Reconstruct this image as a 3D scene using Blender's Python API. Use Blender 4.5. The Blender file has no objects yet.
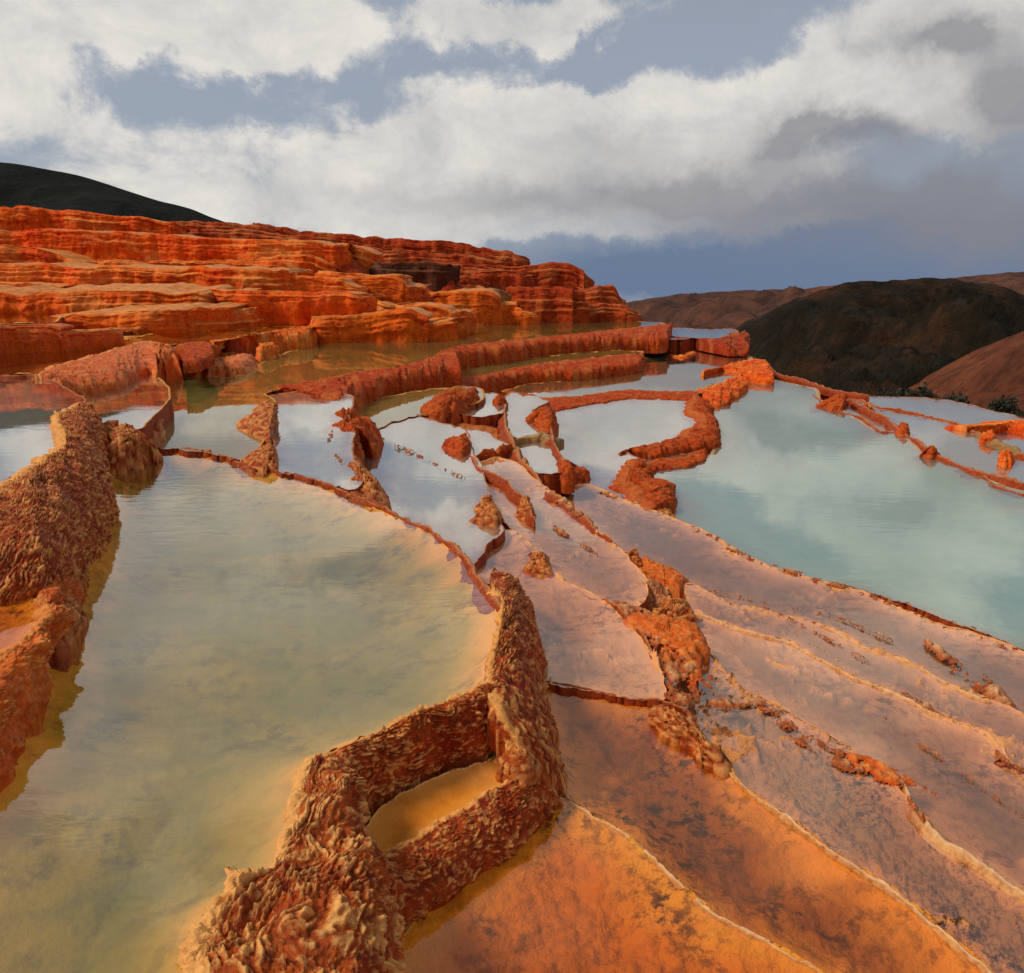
import bpy, math, random
import numpy as np
from mathutils import Vector, geometry
random.seed(4); RNG=np.random.default_rng(11)
scene=bpy.context.scene
COL=scene.collection
W,H,F=1024,973,800.0
HZ=290.0                      # pixel row of the true horizon
CAMZ=1.6
PITCH=math.atan((H/2-HZ)/F)
cp,sp=math.cos(PITCH),math.sin(PITCH)

# ---------------------------------------------------------------- camera maths
def ray(px,py):
    px=np.asarray(px,float); py=np.asarray(py,float)
    x=(px-W/2)/F; y=-(py-H/2)/F
    return np.stack([x, cp+y*sp, -sp+y*cp],-1)
def un(px,py,z):
    """picture point -> point on the level z"""
    d=ray(px,py); t=(np.asarray(z,float)-CAMZ)/np.minimum(d[...,2],-1e-3)
    t=np.minimum(t,400)
    return d*t[...,None]+np.array([0,0,CAMZ])
def atD(px,py,D):
    d=ray(px,py); t=np.asarray(D,float)/d[...,1]
    return d*t[...,None]+np.array([0,0,CAMZ])
def proj(P):
    q=P-np.array([0,0,CAMZ]); f=q[...,1]*cp-q[...,2]*sp; u=q[...,1]*sp+q[...,2]*cp
    f=np.maximum(f,1e-3)
    return np.stack([W/2+F*q[...,0]/f, H/2-F*u/f],-1)

# ---------------------------------------------------------------- noise
def _h(ix,iy,iz,s):
    n=(ix.astype(np.int64)*374761393+iy.astype(np.int64)*668265263+iz.astype(np.int64)*2147483647+s*974634777)&0x7fffffff
    n=((n^(n>>13))*1274126177)&0x7fffffff
    n=((n^(n>>15))*461845907)&0x7fffffff
    return ((n^(n>>14))&0xffffff)/float(0xffffff)
def vnoise(x,y,z=None,s=0):
    x=np.asarray(x,float); y=np.asarray(y,float)
    z=np.zeros_like(x) if z is None else np.asarray(z,float)+0*x
    x0,y0,z0=np.floor(x),np.floor(y),np.floor(z)
    fx,fy,fz=x-x0,y-y0,z-z0
    fx,fy,fz=[f*f*f*(f*(f*6-15)+10) for f in (fx,fy,fz)]
    r=0
    for i in (0,1):
        wx=fx if i else 1-fx
        for j in (0,1):
            wy=fy if j else 1-fy
            for k in (0,1):
                wz=fz if k else 1-fz
                r=r+wx*wy*wz*_h(x0+i,y0+j,z0+k,s)
    return r*2-1
def fbm(x,y,z=None,o=4,s=0,g=.5):
    a,r,f=1.,0.,1.
    for i in range(o):
        r=r+a*vnoise(x*f,y*f,None if z is None else z*f,s+i*17); f*=2.03; a*=g
    return r
def scales(u,v,cu,cv,s=0):
    """little overlapping cups (micro rimstone): rises to a lip, then undercut"""
    U=u/cu; V=v/cv+.35*vnoise(u/cu*.35,v/cv*.35,None,s+5)
    iu,iv=np.floor(U),np.floor(V)
    best=np.full(U.shape,9.); ba=np.zeros(U.shape); bb=np.zeros(U.shape); bh=np.zeros(U.shape)
    for di in (-1,0,1):
        for dj in (-1,0,1):
            ci,cj=iu+di,iv+dj
            z=np.zeros_like(ci)
            jx=.15+.7*_h(ci,cj,z,s); jy=.15+.7*_h(ci,cj,z+1,s)
            a=U-ci-jx; b=V-cj-jy
            d=a*a+b*b
            m=d<best
            best=np.where(m,d,best); ba=np.where(m,a,ba); bb=np.where(m,b,bb); bh=np.where(m,_h(ci,cj,z+2,s),bh)
    lip=np.clip(bb+.6,0,1.1)
    saw=np.where(bb<.28,lip/.88,np.clip(1-(bb-.28)*4.5,0,1))
    r=saw*np.clip(1-1.9*ba*ba,0,1)*(.45+.75*bh)
    return r

# ---------------------------------------------------------------- curves
def cr(P,n):
    """catmull-rom through rows of P, n samples, even by index length of the first two columns"""
    P=np.asarray(P,float)
    if len(P)==2:
        t=np.linspace(0,1,n)[:,None]; return P[0]*(1-t)+P[1]*t
    Q=np.vstack([2*P[0]-P[1],P,2*P[-1]-P[-2]])
    out=[]
    for i in range(len(P)-1):
        p0,p1,p2,p3=Q[i],Q[i+1],Q[i+2],Q[i+3]
        t=np.linspace(0,1,24,endpoint=False)[:,None]
        c=.5*(2*p1+(p2-p0)*t+(2*p0-5*p1+4*p2-p3)*t*t+(3*p1-p0-3*p2+p3)*t**3)
        l=p1*(1-t)+p2*t
        out.append(.65*c+.35*l)
    out.append(P[-1:])
    C=np.vstack(out)
    s=np.r_[0,np.cumsum(np.linalg.norm(np.diff(C[:,:2],axis=0),axis=1)+1e-6)]
    q=np.linspace(0,s[-1],n)
    return np.stack([np.interp(q,s,C[:,k]) for k in range(C.shape[1])],1)
def plen(P): return float(np.linalg.norm(np.diff(np.asarray(P,float)[:,:2],axis=0),axis=1).sum())
def closed(P,step=5):
    P=np.asarray(P,float); n=len(P); Q=np.vstack([P[-2:],P,P[:3]])
    C=[]
    for i in range(2,n+2):
        p0,p1,p2,p3=Q[i-1],Q[i],Q[i+1],Q[i+2]
        k=max(2,int(np.linalg.norm(p2-p1)/step))
        t=np.linspace(0,1,k,endpoint=False)[:,None]
        c=.5*(2*p1+(p2-p0)*t+(2*p0-5*p1+4*p2-p3)*t*t+(3*p1-p0-3*p2+p3)*t**3)
        C.append(.6*c+.4*(p1*(1-t)+p2*t))
    return np.vstack(C)
def sdist(X,Y,poly,near=False):
    """signed distance, positive inside"""
    A=poly; B=np.roll(poly,-1,0)
    best=np.full(X.shape,1e9); ins=np.zeros(X.shape,bool); NX=X.copy(); NY=Y.copy()
    for (ax,ay),(bx,by) in zip(A,B):
        dx,dy=bx-ax,by-ay; L=dx*dx+dy*dy+1e-12
        t=np.clip(((X-ax)*dx+(Y-ay)*dy)/L,0,1)
        d=(X-ax-t*dx)**2+(Y-ay-t*dy)**2
        if near:
            mm=d<best; NX=np.where(mm,ax+t*dx,NX); NY=np.where(mm,ay+t*dy,NY)
        best=np.minimum(best,d)
        if ay!=by:
            c=((ay>Y)!=(by>Y))&(X<(bx-ax)*(Y-ay)/(by-ay)+ax)
            ins^=c
    d=np.sqrt(best)
    r=np.where(ins,d,-d)
    return (r,NX,NY) if near else r

# ---------------------------------------------------------------- objects
def link(name,verts,faces,mat,parent=None,attrs=None,smooth=True):
    me=bpy.data.meshes.new(name)
    verts=np.asarray(verts,np.float32).reshape(-1,3)
    faces=np.asarray(faces,np.int32)
    if faces.ndim==2:
        k=faces.shape[1]
        me.vertices.add(len(verts)); me.vertices.foreach_set('co',verts.ravel())
        me.loops.add(faces.size); me.loops.foreach_set('vertex_index',faces.ravel())
        me.polygons.add(len(faces))
        me.polygons.foreach_set('loop_start',np.arange(0,faces.size,k,dtype=np.int32))
        me.polygons.foreach_set('loop_total',np.full(len(faces),k,np.int32))
        me.update(calc_edges=True)
    me.polygons.foreach_set('use_smooth',np.full(len(me.polygons),smooth))
    for k,v in (attrs or {}).items():
        a=me.attributes.new(k,'FLOAT','POINT'); a.data.foreach_set('value',np.asarray(v,np.float32).ravel())
    me.materials.append(mat); me.validate()
    o=bpy.data.objects.new(name,me); COL.objects.link(o)
    if parent: o.parent=parent
    return o
def tag(o,label,cat,group=None,kind='thing'):
    o['label']=label; o['category']=cat
    if group: o['group']=group
    o['kind']=kind
    return o
def gridfaces(nu,nv,off=0):
    i=np.arange(nu-1)[:,None]*nv+np.arange(nv-1)[None,:]+off
    return np.stack([i,i+1,i+nv+1,i+nv],-1).reshape(-1,4)
def gnormals(P):
    du=np.gradient(P,axis=0); dv=np.gradient(P,axis=1)
    n=np.cross(du,dv); l=np.linalg.norm(n,axis=-1,keepdims=True)+1e-12
    return n/l

def thing(name,label,cat,group,loc):
    e=bpy.data.objects.new(name,None); COL.objects.link(e); e.location=loc; e.empty_display_size=.2
    return tag(e,label,cat,group)
def part(name,G,mat,root,tip,flip=False):
    nu,nv=G.shape[:2]; fc=gridfaces(nu,nv)
    if flip: fc=fc[:,::-1]
    V=G.reshape(-1,3)-np.array(root.location)
    return link(name,V,fc,mat,parent=root,attrs={'tip':tip})
# ---------------------------------------------------------------- materials
def newmat(name):
    m=bpy.data.materials.new(name); m.use_nodes=True; nt=m.node_tree; nt.nodes.clear()
    return m,nt,nt.nodes,nt.links
def nd(nt,t,**k):
    n=nt.nodes.new(t)
    for a,b in k.items():
        if a.startswith('i_'):
            n.inputs[int(a[2:]) if a[2:].isdigit() else a[2:].replace('_',' ')].default_value=b
        else: setattr(n,a,b)
    return n
def c4(c): return (c[0],c[1],c[2],1)
def noise(nt,vec,scale,detail=5,rough=.6,dist=0):
    n=nd(nt,'ShaderNodeTexNoise'); n.inputs['Scale'].default_value=scale; n.inputs['Detail'].default_value=detail
    n.inputs['Roughness'].default_value=rough; n.inputs['Distortion'].default_value=dist
    nt.links.new(vec,n.inputs['Vector']); return n.outputs['Fac']
def ramp(nt,fac,stops):
    r=nd(nt,'ShaderNodeValToRGB'); el=r.color_ramp.elements
    while len(el)<len(stops): el.new(.5)
    for e,(p,c) in zip(el,stops):
        e.position=p; e.color=c4(c) if hasattr(c,'__len__') else (c,c,c,1)
    nt.links.new(fac,r.inputs[0]); return r.outputs[0]
def mix(nt,f,a,b,mode='MIX'):
    m=nd(nt,'ShaderNodeMix',data_type='RGBA',blend_type=mode)
    for s,v in ((0,f),(6,a),(7,b)):
        if isinstance(v,(int,float)): m.inputs[s].default_value=v
        elif isinstance(v,tuple): m.inputs[s].default_value=c4(v)
        else: nt.links.new(v,m.inputs[s])
    return m.outputs[2]
def math_(nt,op,a,b=None,c=None,clamp=False):
    m=nd(nt,'ShaderNodeMath',operation=op); m.use_clamp=clamp
    for i,v in enumerate((a,b,c)):
        if v is None: continue
        if isinstance(v,(int,float)): m.inputs[i].default_value=v
        else: nt.links.new(v,m.inputs[i])
    return m.outputs[0]
def attr(nt,n):
    a=nd(nt,'ShaderNodeAttribute',attribute_name=n); return a.outputs['Fac']

def rock_mat(name,red,orange,tan,dark,size=1.,tipw=.7,bump=.5,rough=.55,fine=1.,spec=.35):
    """travertine stained by iron: red/orange patches, pale crust on lips (attribute tip)"""
    m,nt,N,L=newmat(name)
    tc=nd(nt,'ShaderNodeNewGeometry').outputs['Position']
    n1=noise(nt,tc,1.3/size,5,.6,.4); n2=noise(nt,tc,9/size,6,.65); n3=noise(nt,tc,45*fine,4,.6)
    base=ramp(nt,n1,[(.3,red),(.55,tuple(.5*(a+b) for a,b in zip(red,orange))),(.72,orange)])
    d=ramp(nt,n2,[(.38,1.),(.56,0.)])
    base=mix(nt,math_(nt,'MULTIPLY',d,.75),base,dark)
    # run-off streaks down the face
    mp=nd(nt,'ShaderNodeMapping'); L.new(tc,mp.inputs['Vector']); mp.inputs['Scale'].default_value=(1,1,.12)
    st=ramp(nt,noise(nt,mp.outputs[0],7/size,4,.7),[(.42,0.),(.6,1.)])
    base=mix(nt,math_(nt,'MULTIPLY',st,.35),base,orange)
    t=ramp(nt,attr(nt,'tip'),[(.18,0.),(.75,1.)])
    tj=math_(nt,'MULTIPLY',t,math_(nt,'MULTIPLY_ADD',n2,1.6,.1))
    tj=math_(nt,'MULTIPLY',math_(nt,'MINIMUM',tj,1.),tipw)
    base=mix(nt,tj,base,tan)
    b=nd(nt,'ShaderNodeBsdfPrincipled'); L.new(base,b.inputs['Base Color'])
    b.inputs['Roughness'].default_value=rough; b.inputs['Specular IOR Level'].default_value=spec
    bp=nd(nt,'ShaderNodeBump'); bp.inputs['Strength'].default_value=bump; bp.inputs['Distance'].default_value=.02*size
    h=math_(nt,'ADD',math_(nt,'MULTIPLY',n2,1.5),math_(nt,'MULTIPLY',n3,.5/size))
    L.new(h,bp.inputs['Height']); L.new(bp.outputs[0],b.inputs['Normal'])
    o=nd(nt,'ShaderNodeOutputMaterial'); L.new(b.outputs[0],o.inputs[0])
    return m
def bed_mat(name,shore,mid,deep,spot,spotscale=14.,spotamt=.5,bump=.4):
    m,nt,N,L=newmat(name)
    tc=nd(nt,'ShaderNodeTexCoord').outputs['Object']
    dep=attr(nt,'dep')
    n1=noise(nt,tc,1.6,5,.6,.6); n2=noise(nt,tc,spotscale,5,.7); n3=noise(nt,tc,60,3,.6)
    f=math_(nt,'ADD',dep,math_(nt,'MULTIPLY',math_(nt,'SUBTRACT',n1,.5),1.1))
    base=ramp(nt,f,[(.02,shore),(.42,mid),(.95,deep)])
    s=ramp(nt,n2,[(.48,0.),(.60,1.)])
    s2=ramp(nt,noise(nt,tc,2.3,3,.5),[(.4,.1),(.65,1.)])
    s=math_(nt,'MULTIPLY',math_(nt,'MULTIPLY',s,s2),spotamt)
    base=mix(nt,s,base,spot)
    b=nd(nt,'ShaderNodeBsdfPrincipled'); L.new(base,b.inputs['Base Color']); b.inputs['Roughness'].default_value=.7
    b.inputs['Specular IOR Level'].default_value=.2
    bp=nd(nt,'ShaderNodeBump'); bp.inputs['Strength'].default_value=bump; bp.inputs['Distance'].default_value=.02
    L.new(math_(nt,'ADD',n2,math_(nt,'MULTIPLY',n3,.35)),bp.inputs['Height']); L.new(bp.outputs[0],b.inputs['Normal'])
    o=nd(nt,'ShaderNodeOutputMaterial'); L.new(b.outputs[0],o.inputs[0]); return m
def water_mat(name,milk,milkamt,pw=.6,rip=.15,tint=(1,1,1),rough=.02,rscale=6.,patch=.0):
    m,nt,N,L=newmat(name)
    tc=nd(nt,'ShaderNodeTexCoord').outputs['Object']
    mp=nd(nt,'ShaderNodeMapping'); L.new(tc,mp.inputs['Vector']); mp.inputs['Scale'].default_value=(.55,1.6,1)
    w=noise(nt,mp.outputs[0],rscale,3,.5,.3)
    # ripples come in patches: a breeze touches only parts of the pool
    msk=ramp(nt,noise(nt,tc,.45,2,.5),[(.48,.12),(.66,1.)])
    bp=nd(nt,'ShaderNodeBump'); bp.inputs['Distance'].default_value=.01
    L.new(math_(nt,'MULTIPLY',msk,rip),bp.inputs['Strength']); L.new(w,bp.inputs['Height'])
    fr=nd(nt,'ShaderNodeFresnel'); fr.inputs['IOR'].default_value=1.36; L.new(bp.outputs[0],fr.inputs['Normal'])
    tr=nd(nt,'ShaderNodeBsdfTransparent'); tr.inputs[0].default_value=c4(tint)
    df=nd(nt,'ShaderNodeBsdfDiffuse'); df.inputs[0].default_value=c4(milk)
    mx=nd(nt,'ShaderNodeMixShader')
    ma=math_(nt,'MULTIPLY',ramp(nt,noise(nt,tc,.7,3,.5),[(.3,1-patch),(.7,1.)]),milkamt)
    L.new(ma,mx.inputs[0]); L.new(tr.outputs[0],mx.inputs[1]); L.new(df.outputs[0],mx.inputs[2])
    gl=nd(nt,'ShaderNodeBsdfGlossy'); gl.inputs['Roughness'].default_value=rough; L.new(bp.outputs[0],gl.inputs['Normal'])
    gm=nd(nt,'ShaderNodeNewGeometry'); ff=math_(nt,'MULTIPLY',math_(nt,'POWER',fr.outputs[0],pw),math_(nt,'SUBTRACT',1.,gm.outputs['Backfacing']))
    m2=nd(nt,'ShaderNodeMixShader'); L.new(ff,m2.inputs[0]); L.new(mx.outputs[0],m2.inputs[1]); L.new(gl.outputs[0],m2.inputs[2])
    o=nd(nt,'ShaderNodeOutputMaterial'); L.new(m2.outputs[0],o.inputs[0]); return m
def hill_mat(name,cols,scale,bscale,bdist,bump=.8,haze=None):
    m,nt,N,L=newmat(name)
    tc=nd(nt,'ShaderNodeTexCoord').outputs['Object']
    n1=noise(nt,tc,scale,8,.65,.5); n2=noise(nt,tc,bscale,6,.7)
    base=ramp(nt,n1,[(.3+.4*i/(len(cols)-1),c) for i,c in enumerate(cols)])
    base=mix(nt,math_(nt,'MULTIPLY',ramp(nt,n2,[(.45,0.),(.62,1.)]),.6),base,tuple(c*.35 for c in cols[0]))
    b=nd(nt,'ShaderNodeBsdfPrincipled'); L.new(base,b.inputs['Base Color']); b.inputs['Roughness'].default_value=.9
    b.inputs['Specular IOR Level'].default_value=.1
    bp=nd(nt,'ShaderNodeBump'); bp.inputs['Strength'].default_value=bump; bp.inputs['Distance'].default_value=bdist
    L.new(n2,bp.inputs['Height']); L.new(bp.outputs[0],b.inputs['Normal'])
    o=nd(nt,'ShaderNodeOutputMaterial'); L.new(b.outputs[0],o.inputs[0]); return m

M={}
# deep iron-red, orange, pale crust, dark stain
M['near']=rock_mat('honeycomb_travertine',(.25,.014,.003),(.52,.085,.009),(.88,.38,.09),(.07,.007,.003),size=.35,tipw=.9,bump=.8,rough=.6,spec=.12)
M['rough']=rock_mat('crusted_travertine',(.28,.020,.004),(.60,.12,.013),(.90,.44,.12),(.07,.009,.004),size=.3,tipw=.9,bump=1.,rough=.6,spec=.12)
M['orange']=rock_mat('orange_travertine',(.62,.06,.004),(.78,.16,.010),(.82,.34,.07),(.30,.03,.005),size=.4,tipw=.6,bump=.7,spec=.15)
M['mid']=rock_mat('red_travertine',(.38,.020,.003),(.60,.095,.010),(.62,.20,.045),(.12,.008,.003),size=.7,tipw=.42,bump=.8,spec=.06,rough=.75)
M['rim']=rock_mat('rim_crust',(.30,.030,.006),(.46,.080,.014),(.66,.30,.10),(.10,.014,.005),size=.25,tipw=.6,bump=.9,spec=.1)
M['palerim']=rock_mat('pale_rim_crust',(.62,.24,.07),(.76,.38,.13),(.84,.55,.28),(.34,.10,.03),size=.25,tipw=.7,bump=.8,spec=.15)
M['crumb']=rock_mat('crumbly_crust',(.34,.05,.012),(.56,.14,.03),(.80,.42,.17),(.10,.018,.008),size=.12,tipw=.9,bump=1.,spec=.1)
M['hot']=rock_mat('scarlet_travertine',(.74,.034,.003),(.90,.17,.010),(.90,.36,.07),(.34,.012,.003),size=2.2,tipw=.5,bump=1.,fine=.3,spec=.08,rough=.8)
M['amber']=rock_mat('amber_travertine',(.70,.065,.005),(.84,.165,.010),(.86,.36,.08),(.32,.024,.004),size=2.2,tipw=.55,bump=1.,fine=.3,spec=.08,rough=.8)
M['deepred']=rock_mat('dark_red_travertine',(.34,.020,.004),(.52,.075,.010),(.66,.24,.06),(.12,.010,.004),size=2.2,tipw=.45,bump=1.,fine=.3,spec=.08,rough=.8)
M['black']=rock_mat('black_stained_travertine',(.06,.016,.008),(.12,.03,.01),(.3,.12,.05),(.025,.008,.005),size=2.,tipw=.5,bump=1.,fine=.3,spec=.08,rough=.8)
M['olive']=rock_mat('olive_travertine',(.26,.11,.03),(.42,.20,.06),(.5,.30,.12),(.12,.05,.02),size=2.,tipw=.5,bump=.8,fine=.3,spec=.1)
M['tread']=rock_mat('terrace_top_crust',(.66,.16,.02),(.76,.32,.07),(.6,.4,.2),(.3,.05,.01),size=2.,tipw=.0,bump=.5,fine=.3,spec=.1)
M['ground']=rock_mat('flowstone_ground',(.40,.08,.015),(.52,.15,.03),(.6,.4,.2),(.2,.04,.01),size=1.,tipw=0.,bump=.5,spec=.1)

# ---------------------------------------------------------------- generators
TOPPTS=[]     # scattered control heights for the hillside under the terraces
def wall(name,mat,pairs,zt,label,cat='travertine wall',group=None,zb=None,m=3.,lip=.02,back=.12,backdrop=.07,st=1.5,
         cu=.034,cv=.022,amp=.011,flute=.02,fl=.16,rough=.012,rl=.12,under=.12,maxn=700,edge=.0,backside=.12,tap=(0,0)):
    """a rimstone wall: pairs of picture points (top edge at level zt, foot at level zb)"""
    P=[]
    for p in pairs:
        t=p[4] if len(p)>4 and p[4] is not None else zb
        z0=p[5] if len(p)>5 else zt
        P.append(np.r_[un(p[0],p[1],z0+lip),un(p[2],p[3],t)])
    P=np.array(P)
    pl=max(plen([(p[0],p[1]) for p in pairs]),plen([(p[2],p[3]) for p in pairs]))
    nu=int(min(maxn,max(12,pl/st)))
    C=cr(P,nu); T=C[:,:3]; B=C[:,3:]
    hh=np.max([math.hypot(p[2]-p[0],p[3]-p[1]) for p in pairs])
    nv=int(min(260,max(10,hh/st*1.25)))
    # profile with even arc length
    th=np.linspace(0,math.pi/2,200)
    e=2./m
    x=np.sin(th)**e; z=1-np.cos(th)**e
    run=np.linalg.norm((B-T)[:,:2],axis=1); drop=np.abs(T[:,2]-B[:,2])
    rr,dd=max(run.mean(),.02),max(drop.mean(),.02)
    s=np.r_[0,np.cumsum(np.hypot(np.diff(x)*rr,np.diff(z)*dd))]; q=np.linspace(0,s[-1],nv)
    x=np.interp(q,s,x); z=np.interp(q,s,z)
    G=np.zeros((nu,nv,3))
    G[...,:2]=T[:,None,:2]+(B-T)[:,None,:2]*x[None,:,None]
    G[...,2]=T[:,None,2]+(B-T)[:,None,2]*z[None,:]
    out=(B-T)[:,:2]; tan=np.gradient(T[:,:2],axis=0); nrm=np.stack([-tan[:,1],tan[:,0]],1)
    nrm/=np.linalg.norm(nrm,axis=1,keepdims=True)+1e-9
    tc_=-T[:,:2]/np.linalg.norm(T[:,:2],axis=1,keepdims=True)
    sg=np.sign((nrm*out).sum(1).mean()+.6*np.linalg.norm(out,axis=1).mean()*(nrm*tc_).sum(1).mean()) or 1
    nrm*=sg
    k=max(3,min(10,int(nv*.12)))
    tb=np.linspace(1,0,k,endpoint=False)
    Bk=np.zeros((nu,k,3)); Bk[...,:2]=T[:,None,:2]-nrm[:,None,:]*back*tb[None,:,None]; Bk[...,2]=T[:,None,2]-(backdrop+lip)*tb[None,:]**1.6
    kd=3; td=np.linspace(0,1,kd+1)[1:]
    Dn=np.zeros((nu,kd,3)); Dn[...,:2]=B[:,None,:2]+nrm[:,None,:]*.02*td[None,:,None]; Dn[...,2]=B[:,None,2]-under*td[None,:]
    G=np.concatenate([Bk,G,Dn],1); nv2=G.shape[1]
    u=np.r_[0,np.cumsum(np.linalg.norm(np.diff(.5*(T+B),axis=0),axis=1))][:,None]+np.zeros((1,nv2))
    dv=np.linalg.norm(np.diff(G,axis=1),axis=2); v=np.concatenate([np.zeros((nu,1)),np.cumsum(dv,1)],1)
    n=gnormals(G)
    ref=np.zeros_like(n); ref[...,:2]=nrm[:,None,:]; ref[...,2]=.4
    flip=np.sign((n*ref).sum(-1).mean()) or 1
    n=n*flip
    X,Y,Z=G[...,0],G[...,1],G[...,2]
    sd=int(abs(P[0,0]*77+P[0,1]*31))%97
    env=np.ones(nv2); env[:k]=np.linspace(.2,.9,k); env[-kd:]=.6
    henv=np.clip((np.arange(nv2)-k)/max(2.,nv*.22),.12,1)[None,:]
    f=fbm(u/fl,v/fl*.18,None,3,sd)*flute*env[None,:]*henv
    r=fbm(X/rl,Y/rl,Z/rl,4,sd+3)*rough
    tip=np.zeros_like(u)
    a=0
    if amp>0:
        vv=v+.25*f
        wx=fbm(X/.11,Y/.11,Z/.11,3,sd+9)*cu*.9; wy=fbm(X/.09,Y/.09,Z/.09,3,sd+12)*cv*1.0
        big=scales(u+wx*1.6,vv+wy*1.6,cu*2.2,cv*2.,sd+1); sm=scales(u+wx,vv+wy,cu,cv,sd); ti=scales(u+wx,vv+wy,cu*.5,cv*.5,sd+3)
        sm2=scales(u*1.03+wx*1.3+5,vv+wy*1.3,cu*.58,cv*.62,sd+70); big2=scales(u+wx*2,vv+wy*2,cu*1.5,cv*1.35,sd+74)
        mA=np.clip(.5+1.6*fbm(X/.14,Y/.14,Z/.14,2,sd+80),0,1); mB=np.clip(.5+1.6*fbm(X/.2,Y/.2,Z/.2,2,sd+84),0,1)
        sm=(sm*(1-mA)+sm2*.75*mA)*(1-.75*mB)+big2*1.15*.75*mB
        calm=np.clip(.75+.7*fbm(X/.17,Y/.17,Z/.17,2,sd+88),.4,1.15)
        pk=np.clip(fbm(X/(cu*1.1),Y/(cu*1.1),Z/(cu*1.1),3,sd+31,.6),-1,1)
        rd=1-np.clip(np.abs(fbm(X/.035,Y/.035,Z/.035,3,sd+51,.55))*2.2,0,1); fi=fbm(X/.013,Y/.013,Z/.013,2,sd+55)
        a=amp*(.22*rd*rd+.10*fi+1.0*sm*(.55+.5*np.abs(pk)*1.6)+.16*ti+.25*pk+.5*big*np.clip(.6+1.2*fbm(u/.25,v/.25,None,2,sd+21),0,1.2))
        a=a*calm
        tip=np.clip(1.0*sm+.3*big+.25*pk+.3*rd*rd-.28,0,1)
    else:
        tip=np.clip(.25+.9*fbm(u/.16,v/.9,None,4,sd+2),0,1)*.75
    liptip=np.exp(-((np.arange(nv2)-k)/max(1.5,nv*.05))**2)[None,:]
    tip=np.clip(tip+liptip*.9,0,1)
    G[...,:2]+=nrm[:,None,:]*(f*.9)[...,None]
    if amp==0:
        dr=-np.abs(vnoise(u/.30+.15*fbm(u/.1,v/.4,None,2,sd),v*.25,None,sd+60))*.10-np.abs(vnoise(u/.12,v*.5,None,sd+61))*.035
        G[...,:2]+=nrm[:,None,:]*(dr*env[None,:]*np.clip(henv*1.4,0,1))[...,None]
    # broad bays along the wall
    bay=fbm(u/(fl*4),u*0+2,None,2,sd+40)*flute*.9*np.clip(np.arange(nv2)/max(k,1),.0,1)[None,:]
    G[...,:2]+=nrm[:,None,:]*bay[...,None]
    G=G+n*(r+a)[...,None]
    if edge>0: G[:,:k+max(2,nv//8),2]+=(fbm(u/.2,v*0+1,None,4,sd+6)*edge)[:,:k+max(2,nv//8)]
    ul=u[:,0]; ef=np.ones(nu)
    if tap[0]: ef=np.minimum(ef,np.clip(ul/tap[0],0,1))
    if tap[1]: ef=np.minimum(ef,np.clip((ul[-1]-ul)/tap[1],0,1))
    ef=np.sqrt(1-(1-ef)**2)[:,None]
    zb_=B[:,2][:,None]-.03
    G[...,2]=np.where(G[...,2]>zb_,zb_+(G[...,2]-zb_)*ef,G[...,2])
    # the back goes down to the pool floor, both ends are closed
    bk=G[:,:1].copy(); bk[...,2]-=max(.12,backside); G=np.concatenate([bk,G],1); tip=np.concatenate([tip[:,:1],tip],1)
    for e in (0,-1):
        c=G[e].copy(); zm=min(G[e,:,2].min(),B[e,2]-.1); c[:,2]=zm; c=c[None]
        G=np.concatenate([c,G],0) if e==0 else np.concatenate([G,c],0)
        tip=np.concatenate([tip[:1],tip],0) if e==0 else np.concatenate([tip,tip[-1:]],0)
    root=thing(name,label,cat,group,tuple(np.r_[B[len(B)//2,:2],B[len(B)//2,2]]))
    cut=k+1+max(1,int(nv*.07))
    part('lip',G[:,:cut+1],M[mat],root,tip[:,:cut+1],flip<0)
    part('wall_face',G[:,cut:],M[mat],root,tip[:,cut:],flip<0)
    return root

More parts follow.
